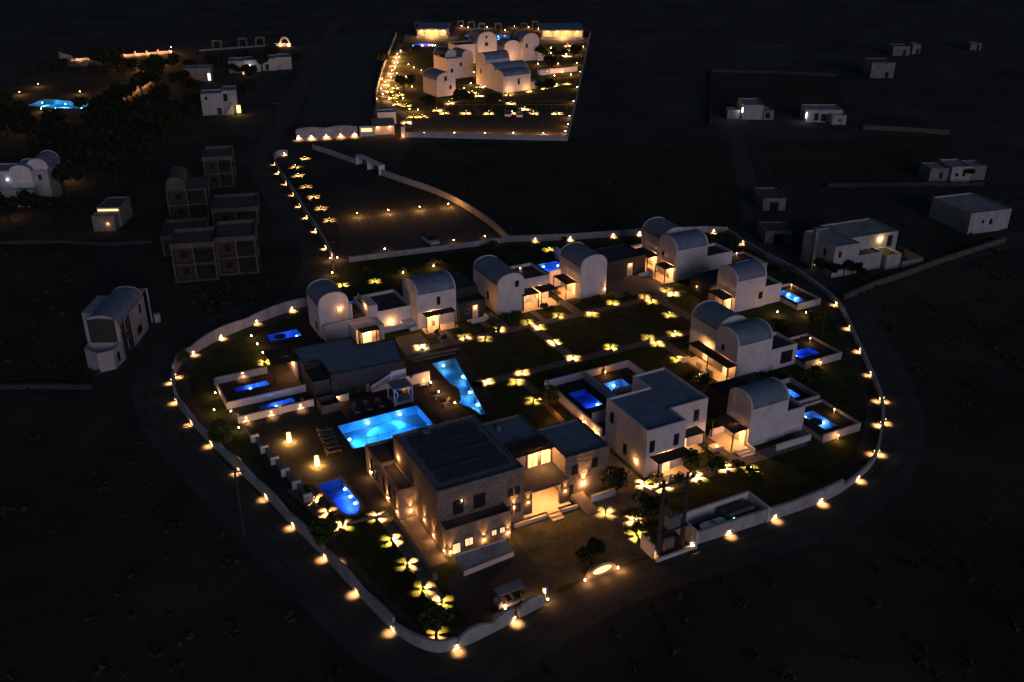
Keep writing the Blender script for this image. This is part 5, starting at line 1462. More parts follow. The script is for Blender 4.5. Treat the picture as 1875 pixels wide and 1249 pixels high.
# transformer poles and utility yard
T = begin("transformer_station", "tall twin dark poles carrying a transformer by the front wall", "power pole", 20.8, -9.3)
for x in (19.4, 22.3):
    MB().tube([(x, -9.3, 0), (x, -9.3, 9.0)], [0.26, 0.17], 8).build("pole", "concrete_dark", T)
for z in (8.3, 6.6):
    MB().box(18.6, 23.1, -9.4, -9.2, z, z + 0.15).build("crossarm", "metal_black", T)
MB().box(19.2, 22.5, -9.9, -8.7, 2.9, 3.05).build("platform", "concrete_dark", T)
MB().box(20.1, 21.6, -9.7, -8.9, 3.05, 4.4).build("transformer", "steel", T)
for x in (20.3, 20.85, 21.4):
    MB().lathe([(0.06, 4.4), (0.1, 4.5), (0.05, 4.6), (0.1, 4.7), (0.04, 4.8)], 8, (x, -9.3)).build("insulator", "concrete_dark", T)
for x in (18.8, 20.85, 22.9):
    MB().lathe([(0.05, 8.45), (0.1, 8.55), (0.05, 8.65), (0.08, 8.75)], 8, (x, -9.3)).build("insulator", "concrete_dark", T)
MB().box(20.2, 21.4, -9.2, -8.9, 0, 1.3).build("switch_box", "steel", T)
end()
T = begin("utility_yard", "walled utility yard beside the front boundary wall", "walled yard", 22.8, -10.0)
MB().box(23.2, 33.0, -7.0, -6.75, 0, 1.9).build("back_wall", "plaster", T)
MB().box(32.75, 33.0, -10.3, -7.01, 0, 1.9).build("side_wall", "plaster", T)
MB().box(23.2, 23.45, -10.4, -7.01, 0, 2.2).build("side_wall", "plaster", T)
MB().box(23.45, 32.7, -10.3, -7.0, 0, 0.05).build("floor", "concrete_dark", T)
MB().box(18.4, 18.65, -9.6, -7.5, 0, 1.6).build("side_wall", "plaster", T)
MB().box(18.5, 23.2, -10.35, -10.15, 0, 0.4).build("front_kerb", "plaster", T)
end()
T = begin("generator", "dark enclosed generator with a tiny green light in the utility yard", "generator", 28.5, -9.4)
MB().prism([(28.4, -9.3), (31.9, -9.3), (32.1, -9.1), (32.1, -7.8), (31.9, -7.6), (28.4, -7.6), (28.2, -7.8), (28.2, -9.1)], 0.05, 1.55).build("casing", "concrete", T)
MB().box(28.5, 31.8, -9.2, -8.8, 1.55, 1.66).build("exhaust", "plaster_old", T)
MB().box(28.9, 29.05, -9.34, -9.3, 1.15, 1.3).build("indicator", "lamp_green", T)
end()
T = begin("storage_tank", "pale rounded tank beside the generator in the utility yard", "tank", 24.8, -9.9)
MB().prism([(24.9, -9.9), (27.4, -9.9), (27.7, -9.6), (27.7, -9.1), (27.4, -8.8), (24.9, -8.8), (24.6, -9.1), (24.6, -9.6)], 0.05, 1.6).build("shell", "plaster", T)
MB().lathe([(0.3, 1.6), (0.3, 1.68), (0.1, 1.72)], 10, (26.2, -9.35)).build("cap", "plaster_old", T)
end()
def pole(p, h, label, arms=True, r=0.13):
    x, y = G(*p)
    T = thing("utility_pole", label, "pole", (x, y, 0), 0.3)
    MB().tube([(0, 0, 0), (0, 0, h)], [r, r * 0.65], 8).build("shaft", "concrete_dark", T)
    if arms:
        MB().box(-0.8, 0.8, -0.05, 0.05, h - 0.5, h - 0.38).build("crossarm", "concrete", T)
pole((447, 978), 8.2, "tall thin pole outside the left boundary wall")
pole((514, 250), 9.0, "faint pole beside the lane left of the wavy far wall")
pole((934, 443), 3.2, "short thin pole where the car park walls meet", False, 0.07)
pole((612, 500), 6.0, "thin leaning pole at the lane corner below the car park", True, 0.09)
pole((1504, 620), 5.0, "dark pole at the lane corner below the right house", False, 0.08)

# cars
def car(p, ang, paint, roof, label, group):
    x, y = G(*p)
    T = thing("car", label, "car", (x, y, 0.03), ang, group)
    pr = [(-2.1, 0.35), (2.05, 0.35), (2.15, 0.6), (2.05, 0.88), (1.15, 0.98), (-2.0, 1.0), (-2.15, 0.7)]
    def ext(prof, w0, w1):
        n = len(prof)
        return MB().add([(q[0], w0, q[1]) for q in prof] + [(q[0], w1, q[1]) for q in prof], [tuple(range(n)), tuple(range(2 * n - 1, n - 1, -1))] + [(i, i + n, (i + 1) % n + n, (i + 1) % n) for i in range(n)])
    ext(pr, -0.88, 0.88).build("body", paint, T)
    cb = [(-1.95, 1.0), (1.1, 0.99), (0.45, 1.45), (-1.6, 1.5)]
    ext(cb, -0.78, 0.78).build("cabin", "glass_dark", T)
    ext([(-1.62, 1.5), (0.42, 1.455), (0.3, 1.55), (-1.5, 1.58)], -0.72, 0.72).build("roof", roof, T)
    for wx in (-1.35, 1.35):
        for wy in (-0.9, 0.74):
            w = MB().tube([(wx, wy, 0.32), (wx, wy + 0.16, 0.32)], 0.32, 14).build("wheel", "rubber", T)
            MB().tube([(wx, wy - 0.01, 0.32), (wx, wy + 0.17, 0.32)], 0.18, 10).build("rim", "steel", w)
    for wy in (-0.65, 0.65):
        MB().box(2.06, 2.16, wy - 0.16, wy + 0.16, 0.62, 0.76).build("headlight", "metal_white", T)
    return T
car((789, 446), math.radians(-62), "paint_car", "paint_dark", "silver car with dark roof parked alone in the car park", "parked cars")
car((873, 212), math.radians(90), "paint_dark", "paint_dark", "dark car in the far car park", "far parked cars")
car((930, 213), math.radians(90), "paint_car", "paint_dark", "grey car left of the white van in the far car park", "far parked cars")
car((951, 214), math.radians(90), "paint_car", "paint_car", "pale car right of the grey one in the far car park", "far parked cars")

# bin shelter
f, an, la, lb = G(696, 321), math.atan2(G(696, 321)[1] - G(652, 300)[1], G(696, 321)[0] - G(652, 300)[0]), 0, 0
x0, y0 = G(652, 301)
L = math.hypot(f[0] - x0, f[1] - y0)
T = thing("bin_shelter", "pale open-fronted bin shelter built into the car park wall", "shelter", (x0, y0, 0), an)
MB().box(0, L, 0.0, 1.6, 2.0, 2.2).build("roof", "plaster", T)
MB().box(0, L, 1.5, 1.6, 0, 1.995).build("back_wall", "plaster_old", T)
for k in range(3):
    MB().box(k * (L - 0.2) / 2, k * (L - 0.2) / 2 + 0.2, 0.0, 1.49, 0, 1.995).build("divider", "plaster", T)

# ------------------------------------------------------------------ far lit compound: buildings
FA = math.radians(33)
def far(name, label, cat, px, py, rot=FA):
    x, y = G(px, py)
    return thing(name, label, cat, (x, y, 0), rot)
T = far("far_villa", "nearest far villa with pink arched gable and dark vault", "villa", 801, 178)
vault_block(T, 0, 6.4, 0, 9.0, 4.9, 'y', 2.0)
opening(T, 'y', 0, 3.0, 4.6, 0.7, 1.2); opening(T, 'y', 0, 4.6, 2.0, 0.6, 1.0)
light(T, (7.2, -1.6, 0.5), 260.0, PEACH, 0.1)
T = far("far_villa", "blocky grey-white far villa with flat roof and small dome", "villa", 820, 146)
flat_block(T, 0, 9.8, 0, 8.0, 6.6, "plaster", "roof_dark", 0.4)
vault_block(T, 5.6, 9.8, 0.02, 7.5, 6.6, 'y', 2.0, z0=6.2)
vault_block(T, 1.5, 6.2, 4.0, 12.0, 6.2, 'y', 2.4, roof="roof_dark")
opening(T, 'y', 0, 1.6, 2.2, 0.8, 1.1); opening(T, 'y', 0, 5.0, 3.9, 0.6, 1.1)
T = far("far_villa", "pinkish far villa with round gable window in the centre", "villa", 875, 117, math.radians(24))
vault_block(T, 0, 7.4, 0, 9.0, 7.6, 'y', 3.0)
flat_block(T, -8.0, 0, 1.0, 8.0, 6.8, "plaster", "roof_dark")
opening(T, 'y', 0, 3.4, 6.0, 1.0, 1.1); opening(T, 'y', 0, 3.4, 8.6, 0.5, 0.7); opening(T, 'y', 0, 6.0, 2.0, 0.5, 0.7)
light(T, (2.0, -4.5, 0.8), 900.0, PEACH, 0.2)
T = far("far_villa", "front right far villa with peach-lit wall and blue vault", "villa", 921, 171)
vault_block(T, 0, 10.2, 0, 5.6, 4.9, 'x', 1.6)
vault_block(T, 0.4, 12.6, 5.6, 11.0, 5.9, 'x', 1.7)
vault_block(T, 0.4, 9.6, 11.0, 16.6, 8.2, 'x', 2.0)
flat_block(T, 10.2, 13.4, 0.4, 4.6, 2.2)
opening(T, 'y', 0, 5.8, 2.2, 0.6, 1.6)
opening(T, 'x', 0.4, 13.6, 4.0, 0.5, 1.2)
light(T, (2.2, -1.8, 0.4), 300.0, PEACH, 0.1)
light(T, (8.6, -1.6, 0.4), 300.0, PEACH, 0.1)
T = far("far_villa", "right rear far villa with tall grey gable and curved terrace wall", "villa", 957, 112, math.radians(26))
vault_block(T, 0, 6.6, 0, 8.0, 6.6, 'y', 2.8)
vault_block(T, -6.0, 0, 2.4, 9.0, 5.0, 'y', 2.0)
low_wall(T, 6.6, 11.6, -2.0, -1.7, 0, 1.6); low_wall(T, 5.0, 6.5, -2.0, -1.7, 0, 2.4)
opening(T, 'y', 0, 1.6, 4.6, 0.6, 1.2)
light(T, (8.0, 0.5, 1.8), 60.0, PEACH, 0.1)
light(T, (-4.0, 0.0, 1.0), 300.0, PEACH, 0.1)
T = far("garden_wall", "pale low wall right of the front right far villa", "wall", 985, 137, math.radians(25))
MB().box(0, 15, 0, 0.4, 0, 1.6).build("wall", "plaster", T)
MB().box(0, 4, -1.4, -1.0, 0, 1.5).build("wall", "plaster", T)
light(T, (5.0, -0.8, 0.8), 50.0, PEACH, 0.1)
def restaurant(px0, px1, py, label, depth, lamps):
    a, b = G(px0, py), G(px1, py)
    W_ = math.hypot(b[0] - a[0], b[1] - a[1])
    T = thing("restaurant", label, "restaurant", (a[0], a[1], 0), math.atan2(b[1] - a[1], b[0] - a[0]))
    MB().box(-0.6, W_ + 0.6, -0.6, depth, 3.4, 3.9).build("roof", "roof_coat", T)
    MB().box(0, W_, 3.4, depth - 0.3, 0.3, 3.39).build("back_wall", "sign_face", T)
    MB().box(-0.5, W_ + 0.5, -1.0, depth, 0, 0.3).build("floor", "sign_face", T)
    for k in range(lamps + 1):
        xx = W_ * k / lamps
        MB().box(xx - 0.22, xx + 0.22, -0.3, 0.14, 0.3, 3.39).build("column", "plaster", T)
    MB().box(0.3, W_ - 0.3, -0.25, -0.1, 0.3, 1.1).build("counter", "plaster", T)
    for k in range(lamps):
        xx = W_ * (k + 0.5) / lamps
        MB().lathe([(0.1, 2.7), (0.3, 2.8), (0.3, 3.0), (0.1, 3.1)], 8, (xx, 1.4)).build("lamp", "lamp_warm", T)
        light(T, (xx, 1.4, 2.4), 420.0, (1.0, 0.46, 0.11), 0.15)
    light(T, (W_ / 2, -2.2, 1.6), 600.0, (1.0, 0.5, 0.15), 0.2)
restaurant(765, 818, 70.5, "far open-fronted restaurant glowing orange, left of the two", 16.0, 4)
restaurant(993, 1066, 72.5, "far open-fronted restaurant glowing orange, right of the two", 18.0, 4)
T = far("gatehouse", "far lit gatehouse with sloping roof beside the far drive", "gatehouse", 686, 250, math.radians(12))
MB().box(0, 5.2, 1.6, 5.0, 0, 2.6).build("wall", "sign_face", T)
MB().add([(-0.3, -0.3, 2.6), (5.5, -0.3, 2.6), (5.5, 5.2, 3.3), (-0.3, 5.2, 3.3), (-0.3, -0.3, 2.8), (5.5, -0.3, 2.8), (5.5, 5.2, 3.5), (-0.3, 5.2, 3.5)], [(3, 2, 1, 0), (4, 5, 6, 7), (0, 1, 5, 4), (1, 2, 6, 5), (2, 3, 7, 6), (3, 0, 4, 7)]).build("roof", "plaster_old", T)
for xx in (0.1, 5.0):
    MB().box(xx, xx + 0.2, 0.0, 0.2, 0, 2.6).build("column", "plaster", T)
for xx in (1.0, 4.2):
    light(T, (xx, 0.9, 1.9), 60.0, PEACH, 0.08)
    MB().box(xx - 0.15, xx + 0.15, 1.45, 1.6, 1.9, 2.2).build("wall_light", "lamp_warm", T)
T = far("gate_sign", "far lit sign panel beside the gatehouse", "sign", 659, 250, math.radians(6))
MB().box(0, 3.6, 0, 0.4, 0, 2.6).build("wall", "plaster", T)
MB().box(0.4, 3.2, -0.05, -0.01, 1.2, 2.1).build("panel", "strip_glow", T)
T = far("guard_block", "dim white service block behind the far gatehouse", "building", 692, 228, math.radians(10))
flat_block(T, 0, 5.0, 0, 4.0, 3.2); flat_block(T, -0.6, 1.6, 5.0, 9.0, 2.6, "plaster_old")
T = far("gate_post", "lit white gate post at the far car park entrance", "post", 735, 252, 0.0)
MB().box(0, 0.9, 0, 0.7, 0, 2.6).build("shaft", "plaster", T)
MB().box(-0.1, 1.0, -0.1, 0.8, 2.6, 2.75).build("cap", "plaster", T)
light(T, (0.4, -0.8, 0.5), 60.0, PEACH, 0.06)
T = far("shade_frame", "long thin metal shade frame over the far parked cars", "carport", 815, 208, 0.0)
for k in range(9):
    MB().tube([(k * 4.3, 0, 0), (k * 4.3, 0, 2.5)], 0.06, 6).build("post", "metal_black", T)
MB().box(-0.1, 34.5, -0.06, 0.06, 2.5, 2.6).build("beam", "metal_black", T)
MB().box(-0.1, 34.5, 4.94, 5.06, 2.5, 2.6).build("beam", "metal_black", T)
for i, (px, py) in enumerate([(760, 55), (838, 52), (858, 54), (877, 57), (907, 57), (955, 57), (975, 53)]):
    T = far("cabana_frame", ORD[i] + " pale post frame from the left along the far seaside edge", "cabana", px, py, 0.0)
    T["group"] = "seaside post frames"
    for xx in (0, 2.4):
        for yy in (0, 2.4):
            MB().tube([(xx, yy, 0), (xx, yy, 2.8)], 0.09, 6).build("post", "plaster_old", T)
    for yy in (0, 2.4):
        MB().box(-0.1, 2.5, yy - 0.08, yy + 0.08, 2.8, 2.95).build("beam", "plaster_old", T)
for i, (px, py) in enumerate([(390, 92), (437, 88), (469, 86)]):
    T = far("cabana_frame", ORD[i] + " dim post frame from the left above the two white far houses", "cabana", px, py, 0.1)
    T["group"] = "dim seaside frames"
    for xx in (0, 3.0):
        for yy in (0, 2.4):
            MB().tube([(xx, yy, 0), (xx, yy, 3.2)], 0.10, 6).build("post", "plaster_old", T)
    for yy in (0, 2.4):
        MB().box(-0.1, 3.1, yy - 0.08, yy + 0.08, 3.2, 3.35).build("beam", "plaster_old", T)
wall_run("far_wall", "faint low wall below the dim seaside frames", [G(365, 94), G(500, 84)], 0.6, 0.4, smooth=False, mat="plaster_old")
T = far("arched_gate", "small glowing arched gate at the far seaside", "gate", 510, 85, 0.0)
ar = [(2.0 * math.cos(math.pi * i / 12), 2.4 * math.sin(math.pi * i / 12)) for i in range(13)]
ai = [(1.3 * math.cos(math.pi * i / 12), 1.7 * math.sin(math.pi * i / 12)) for i in range(13)]
vs = [(2.5 + x, 0, 1.2 + z) for x, z in ar] + [(2.5 + x, 0, 1.2 + z) for x, z in ai] + [(2.5 + x, 0.5, 1.2 + z) for x, z in ar] + [(2.5 + x, 0.5, 1.2 + z) for x, z in ai]
MB().add(vs, [(i, i + 1, i + 14, i + 13) for i in range(12)] + [(26 + i, 39 + i, 40 + i, 27 + i) for i in range(12)] + [(i, 26 + i, 27 + i, i + 1) for i in range(12)] + [(13 + i, 14 + i, 40 + i, 39 + i) for i in range(12)]).build("arch", "plaster", T)
MB().box(-1.5, 4.8, -0.1, 0.6, 0, 1.2).build("base", "plaster", T)
for xx in (1.0, 4.0):
    MB().box(xx - 0.15, xx + 0.15, -0.5, -0.2, 0.1, 0.5).build("lamp", "lamp_warm", T)
    light(T, (xx, -0.9, 0.7), 150.0, PEACH, 0.1)

# glowing beach terrace on the far left
T = far("beach_terrace_wall", "low wall of the glowing beach terrace at the far left", "wall", 130, 113, math.radians(12))
wl = Vector((G(316, 97)[0] - G(130, 113)[0], G(316, 97)[1] - G(130, 113)[1]))
T.rotation_euler.z = math.atan2(wl.y, wl.x)
MB().box(0, wl.length, 0.6, 1.0, 0, 0.8).build("wall", "sign_face", T)
for k in range(9):
    xx = 2 + (wl.length - 3) * k / 8
    MB().box(xx - 0.3, xx + 0.3, 0.2, 0.59, 0, random.uniform(0.8, 1.7)).build("pier", "sign_face", T)
    light(T, (xx + 1.0, -0.9, 0.7), 230.0 if k not in (1, 2, 3) else 80.0, PEACH, 0.1)
T = far("chapel_ruin", "pale broken wall left of the glowing beach terrace", "wall", 110, 112, 0.2)
MB().add([(0, 0, 0), (4.5, 0, 0), (4.5, 0.6, 0), (0, 0.6, 0), (0, 0, 3.2), (4.5, 0, 1.6), (4.5, 0.6, 1.6), (0, 0.6, 3.2)], [(4, 5, 6, 7), (0, 1, 5, 4), (1, 2, 6, 5), (2, 3, 7, 6), (3, 0, 4, 7)]).build("wall", "plaster_old", T)
for i, (px, py, an) in enumerate([(125, 122, 0.15), (175, 120, 0.2)]):
    T = far("rowing_boat", ("left" if i == 0 else "right") + " one of two pale boats below the glowing beach terrace", "boat", px, py, an)
    T["group"] = "boats by the beach terrace"
    n = 9
    rim, keel = [], []
    for k in range(n):
        t = k / (n - 1)
        w = 1.1 * math.sin(math.pi * min(1, 0.12 + t * 0.88)) ** 0.6
        rim.append((7.0 * t, -w, 0.9 + 0.5 * t * t)); keel.append((0.4 + 6.0 * t, 0, 0.1))
    vs = rim + [(p[0], -p[1], p[2]) for p in rim] + keel
    MB().add(vs, [(i_, 18 + i_, 19 + i_, i_ + 1) for i_ in range(8)] + [(9 + i_, 10 + i_, 19 + i_, 18 + i_) for i_ in range(8)]).build("hull", "plaster_old", T)
    MB().box(2.0, 2.5, -0.95, 0.95, 0.85, 0.95).build("thwart", "wood_dark", T)

# ------------------------------------------------------------------ other houses around
def house(name, label, cat, front, right, left, z, group=None):
    f, an, la, lb = corners(front, right, left, z)
    return thing(name, label, cat, (f[0], f[1], 0), an, group), la, lb
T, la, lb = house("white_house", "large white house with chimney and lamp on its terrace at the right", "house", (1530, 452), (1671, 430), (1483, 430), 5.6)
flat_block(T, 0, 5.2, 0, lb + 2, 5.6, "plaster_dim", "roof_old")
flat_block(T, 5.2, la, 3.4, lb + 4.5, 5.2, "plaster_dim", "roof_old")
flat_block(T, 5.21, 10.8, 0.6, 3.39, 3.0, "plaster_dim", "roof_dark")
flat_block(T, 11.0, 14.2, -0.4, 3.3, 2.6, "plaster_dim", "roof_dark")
MB().box(-0.6, 0.0, 4.6, 5.4, 0, 7.4).build("chimney", "plaster_old", T)
opening(T, 'y', 0, 1.2, 3.6, 0.4, 0.9); opening(T, 'y', 0, 4.4, 1.0, 0.6, 0.7); opening(T, 'y', 0.6, 6.6, 1.0, 0.5, 0.6)
opening(T, 'x', 0, 2.4, 3.2, 0.5, 1.1); opening(T, 'x', 0, 4.4, 0.6, 0.8, 1.3, "pane_white")
opening(T, 'y', 3.4, 14.6, 2.6, 0.9, 1.9, "glass_dark", "door")
sconce(T, 12.4, 3.4, 4.3, 0, -1, 50, False, (1.0, 0.62, 0.22))
low_wall(T, 14.2, 18.6, -0.8, -0.5, 0, 1.2, "plaster_old"); low_wall(T, 18.6, 18.9, -0.8, 5.5, 0, 1.3, "plaster_old")
T, la, lb = house("white_barn", "plain white block house with grey roof at the right edge", "house", (1779, 391), (1853, 382), (1729, 358), 4.2)
flat_block(T, 0, la, 0, lb, 4.2, "plaster_dim", "roof_old")
opening(T, 'y', 0, la * 0.33, 2.0, 0.35, 0.5); opening(T, 'y', 0, la * 0.53, 1.6, 0.5, 0.9)
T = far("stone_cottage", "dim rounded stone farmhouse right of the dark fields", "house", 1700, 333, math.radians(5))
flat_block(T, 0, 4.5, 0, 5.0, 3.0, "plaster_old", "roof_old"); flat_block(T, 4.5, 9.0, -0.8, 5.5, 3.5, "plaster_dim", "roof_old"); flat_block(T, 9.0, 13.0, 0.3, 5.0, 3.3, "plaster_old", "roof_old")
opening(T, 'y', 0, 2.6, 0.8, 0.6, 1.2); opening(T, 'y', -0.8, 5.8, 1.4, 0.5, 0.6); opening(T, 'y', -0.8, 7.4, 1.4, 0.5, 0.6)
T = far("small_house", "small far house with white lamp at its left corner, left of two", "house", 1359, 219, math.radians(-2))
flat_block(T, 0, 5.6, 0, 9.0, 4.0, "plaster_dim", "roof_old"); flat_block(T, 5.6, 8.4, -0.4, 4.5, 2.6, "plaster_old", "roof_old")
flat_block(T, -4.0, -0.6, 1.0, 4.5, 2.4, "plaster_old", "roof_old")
opening(T, 'y', -0.4, 6.8, 0.6, 1.0, 1.3)
MB().box(-0.2, -0.02, 0.3, 0.5, 1.9, 3.2).build("lamp", "lamp_white", T)
light(T, (-0.8, 0.0, 2.4), 50.0, (0.85, 0.9, 1.0), 0.1)
T = far("small_house", "small far house with bluish porch wall, right of two", "house", 1476, 224, math.radians(-1))
flat_block(T, 0, 9.6, 0, 7.0, 3.4, "plaster_dim", "roof_old"); flat_block(T, 6.2, 9.9, -2.8, -0.01, 2.6, "plaster_dim", "roof_old")
opening(T, 'y', 0, 2.6, 0.6, 0.9, 1.8); opening(T, 'y', 0, 4.6, 0.4, 1.3, 1.8); opening(T, 'y', -2.8, 8.2, 1.0, 0.5, 0.5)
MB().box(-0.2, -0.02, 0.1, 0.3, 1.2, 2.6).build("lamp", "lamp_white", T)
light(T, (-0.7, -0.4, 1.6), 45.0, (0.9, 0.88, 1.0), 0.1)
for (px, py, w, d, h, lb_) in [(1593, 143, 7.5, 9.0, 5.0, "dim ruined stone house in the upper right fields"), (1634, 102, 6.0, 6.0, 3.4, "far dim white cottage, left of a pair in the upper right"), (1669, 99, 3.0, 4.0, 3.6, "far dim white cottage, right of a pair in the upper right"),
                               (1776, 92, 4.0, 4.0, 2.5, "very faint hut near the upper right corner")]:
    T = far("field_house", lb_, "house", px, py, math.radians(-3))
    flat_block(T, 0, w, 0, d, h, "plaster_old", "concrete")
    opening(T, 'y', 0, w * 0.7, 0.1, 0.9, 1.8)
for (px, py, w, d, h, lb_) in [(1396, 386, 4.6, 7.5, 2.6, "dim grey shed above the walled plot"), (1400, 446, 5.0, 5.5, 2.4, "dim flat grey shed beside the lane corner")]:
    T = far("field_shed", lb_, "shed", px, py, math.radians(2))
    flat_block(T, 0, w, 0, d, h, "plaster_old", "concrete")
    opening(T, 'y', 0, w * 0.5, 0.1, 1.6, 1.6, "glass_dark", "door")

# vaulted house on the left, unfinished
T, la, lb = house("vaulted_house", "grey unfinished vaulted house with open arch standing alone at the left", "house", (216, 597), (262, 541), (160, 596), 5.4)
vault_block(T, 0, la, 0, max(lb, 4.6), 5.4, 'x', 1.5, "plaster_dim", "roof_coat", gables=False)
W_ = max(lb, 4.6)
for e in ((0, 0.3), (la - 0.3, la)):
    pts = [(W_ / 2 - W_ / 2 * math.cos(math.pi * i / 14), 1.6 * math.sin(math.pi * i / 14) ** 0.85) for i in range(15)]
    pin = [(W_ / 2 - (W_ / 2 - 0.35) * math.cos(math.pi * i / 14), 1.25 * math.sin(math.pi * i / 14) ** 0.85) for i in range(15)]
    vs = [(e[0], p[0], 5.4 + p[1]) for p in pts] + [(e[0], p[0], 5.4 + p[1]) for p in pin] + [(e[1], p[0], 5.4 + p[1]) for p in pts] + [(e[1], p[0], 5.4 + p[1]) for p in pin]
    MB().add(vs, [(i, i + 15, i + 16, i + 1) for i in range(14)] + [(30 + i, 31 + i, 46 + i, 45 + i) for i in range(14)] + [(i, i + 1, i + 31, i + 30) for i in range(14)] + [(15 + i, 45 + i, 46 + i, 16 + i) for i in range(14)]).build("arch_rim", "plaster_dim", T)
prow = [(-0.02, 0.0), (-0.02, W_), (-2.0, W_ - 0.2), (-3.6, W_ * 0.45), (-2.6, 0.3)]
MB().prism(prow[::-1], 0, 2.1).build("terrace_base", "plaster_dim", T)
MB().ring(prow[::-1], offset_poly(prow[::-1], -0.2), 2.1, 2.9).build("terrace_wall", "plaster_dim", T)
MB().box(-0.06, -0.01, 0.4, W_ - 0.4, 2.2, 6.4).build("arch_shade_panel", "concrete_dark", T)  # dark panel on the solid wall, coloured as the shade inside the arch
MB().box(0.6, 4.2, -0.06, -0.01, 0.0, 5.2).build("stone_panel", "stone_dark", T)
for (c, z) in [(2.6, 3.6), (2.6, 0.8)]:
    opening(T, 'y', -0.06, c, z, 0.7, 1.6, "glass_dark", "window", "plaster_dim")
opening(T, 'y', 0, 8.6, 3.6, 0.5, 1.2); opening(T, 'y', 0, 7.2, 1.0, 1.6, 1.0); opening(T, 'y', 0.15, -1.3, 0.7, 0.6, 1.2)
MB().box(la * 0.5, la + 1.0, W_, W_ + 2.6, 0, 5.0).build("side_wing", "plaster_dim", T)
for k in range(5):
    MB().tube([(la + 0.2 + k * 0.45, 0.2, 5.6), (la + 0.2 + k * 0.45, 3.4, 5.6)], 0.05, 5).build("pergola_beam", "plaster_dim", T)
for yy in (0.2, 3.2):
    MB().tube([(la + 2.2, yy, 0), (la + 2.2, yy, 5.6)], 0.12, 6).build("pergola_post", "plaster_dim", T)
MB().tube([(la + 2.4, -0.6, 0), (la + 2.4, -0.6, 1.3)], 0.5, 10).build("water_tank", "plaster_dim", T)

# unfinished concrete houses
def skeleton(px, py, rot, w, d, floors, label, vault=False):
    T = far("unfinished_house", label, "house", px, py, rot)
    T["group"] = "unfinished houses"
    for k in range(floors + 1):
        MB().box(-0.1, w + 0.1, -0.1, d + 0.1, k * 3.0, k * 3.0 + 0.25).build("slab", "concrete", T)
    for k in range(floors):
        for xx in (0.0, w / 2 - 0.15, w - 0.3):
            for yy in (0.0, d - 0.3):
                MB().box(xx, xx + 0.3, yy, yy + 0.3, k * 3.0 + 0.25, k * 3.0 + 3.0).build("column", "concrete", T)
        MB().box(0.31, w / 2 - 0.2, 0.9, 1.1, k * 3.0 + 0.25, k * 3.0 + 2.99).build("wall", "brick_red", T)
        MB().box(0.3, w - 0.3, d - 1.2, d - 1.0, k * 3.0 + 0.25, k * 3.0 + 2.99).build("wall", "concrete_dark", T)
        opening(T, 'y', 0.9, w * 0.28, k * 3.0 + 1.0, w * 0.14, 1.1)
    if vault:
        vault_block(T, 0.2, w * 0.5, 0.2, d, floors * 3.0 + 1.2, 'y', 1.4, "concrete", "concrete", z0=floors * 3.0 + 0.25)
    else:
        MB().rect_ring(-0.1, w + 0.1, -0.1, d + 0.1, 0.2, floors * 3.0 + 0.25, floors * 3.0 + 0.9).build("parapet", "concrete", T)
skeleton(322, 518, math.radians(12), 7.0, 7.5, 2, "nearest unfinished concrete house with brick infill, left of its pair")
skeleton(402, 505, math.radians(12), 6.6, 8.5, 2, "unfinished concrete house right of the nearest brick-filled one")
skeleton(312, 405, math.radians(12), 7.5, 8.0, 2, "unfinished house with rough vault in the middle of the dark group", True)
skeleton(392, 418, math.radians(12), 8.5, 9.0, 1, "low unfinished slab block joining the dark concrete houses")
skeleton(300, 470, math.radians(12), 7.5, 9.0, 1, "low unfinished block left of the nearest brick-filled house")
skeleton(378, 345, math.radians(12), 6.0, 9.0, 2, "furthest unfinished concrete house with empty window frame")
o = crown_mesh("rubble_heap", "soil", 900, 7.0, 0.35, 0.2, 0.35, 77)
rb = bpy.data.objects.new("rubble", o); COL.objects.link(rb); rb.location = (*G(400, 545), 0)
tag(rb, "heap of pale rubble in front of the unfinished houses", "rubble", kind="stuff")

# houses at the far left
T = far("vaulted_house", "white vaulted house at the left edge with small cold lamp", "house", 2, 380, math.radians(4))
flat_block(T, -6, 7.0, 0, 3.0, 3.6, "plaster_dim", "roof_coat")
flat_block(T, -6, 9.5, 3.01, 9.0, 6.8, "plaster_dim", "roof_coat")
vault_block(T, 2.0, 6.4, 2.6, 8.0, 6.4, 'y', 1.5)
vault_block(T, 5.0, 9.4, 4.2, 11.0, 6.8, 'y', 2.0, z0=6.0)
for (c, z) in [(0.6, 1.4), (3.2, 1.4)]:
    opening(T, 'y', 0, c, z, 0.5, 0.8)
opening(T, 'y', 3.01, 7.8, 4.8, 0.5, 1.0); opening(T, 'y', 0, 5.6, 1.2, 1.3, 0.9)
MB().lathe([(0.08, 4.9), (0.2, 5.0), (0.2, 5.15), (0.08, 5.25)], 8, (1.4, 2.5)).build("lamp", "lamp_white", T)
T = far("garden_shed", "small grey shed with a glowing strip window at the left", "shed", 172, 424, math.radians(3))
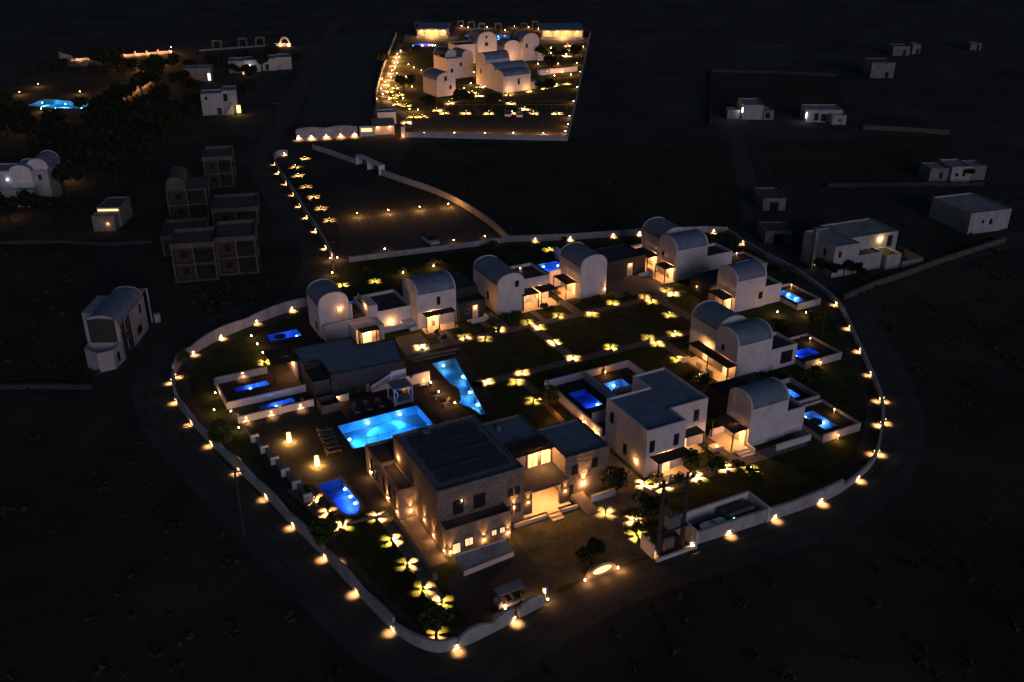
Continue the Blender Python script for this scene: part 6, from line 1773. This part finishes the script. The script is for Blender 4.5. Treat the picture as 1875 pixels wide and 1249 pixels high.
flat_block(T, 0, 4.2, 0, 2.6, 3.0, "plaster_old", "concrete"); flat_block(T, 0.3, 4.6, 2.61, 9.5, 3.9, "plaster_old", "concrete")
MB().box(0.5, 4.4, 2.5, 2.6, 3.2, 3.6).build("strip_window", "strip_glow", T)
sconce(T, 2.9, 0, 1.6, 0, -1, 6, False)
T = far("white_house", "white two-storey far house with outside stair in the dark trees", "house", 372, 212, math.radians(14))
flat_block(T, 0, 5.8, 0, 6.0, 6.0, "plaster_dim", "roof_coat"); flat_block(T, 5.8, 9.6, 1.0, 8.0, 6.4, "plaster_dim", "roof_coat")
opening(T, 'y', 0, 1.4, 4.4, 0.6, 0.7); opening(T, 'y', 0, 4.6, 0.2, 1.0, 1.7, "wood_dark", "door"); opening(T, 'y', 1.0, 6.6, 3.6, 1.0, 1.9)
steps(T, 6.0, 8.4, -0.6, 0.9, 5, 0.55, 'x', "plaster_dim")
light(T, (9.8, -1.4, 1.6), 130.0, (1.0, 0.6, 0.2), 0.1)
MB().box(9.3, 10.4, -0.9, -0.7, 0.4, 2.6).build("lit_window", "pane_lit", T)
T = far("white_house", "long stepped white far house with cold lamp near the seaside", "house", 420, 134, math.radians(12))
for k in range(4):
    flat_block(T, k * 5.2, k * 5.2 + 5.2, k * 0.9, k * 0.9 + 8.0, 3.8 + 0.1 * k, "plaster_dim", "roof_coat")
opening(T, 'y', 0.9, 8.6, 0.3, 0.9, 1.8); opening(T, 'y', 1.8, 12.6, 0.3, 0.9, 1.8)
MB().lathe([(0.08, 1.9), (0.22, 2.0), (0.22, 2.2), (0.08, 2.3)], 8, (7.0, 0.6)).build("lamp", "lamp_white", T)
light(T, (7.0, -0.4, 2.1), 40.0, (0.9, 0.95, 1.0), 0.1)
MB().box(4.6, 6.6, -5.0, -4.8, 0.3, 2.3).build("lit_window", "pane_lit", T)
T = far("white_house", "far house with bright white doorway between the trees", "house", 338, 150, math.radians(10))
flat_block(T, 0, 8.6, 0, 6.0, 4.2, "plaster_old", "roof_coat")
opening(T, 'y', 0, 7.9, 0.2, 0.9, 2.3, "pane_white", "door")
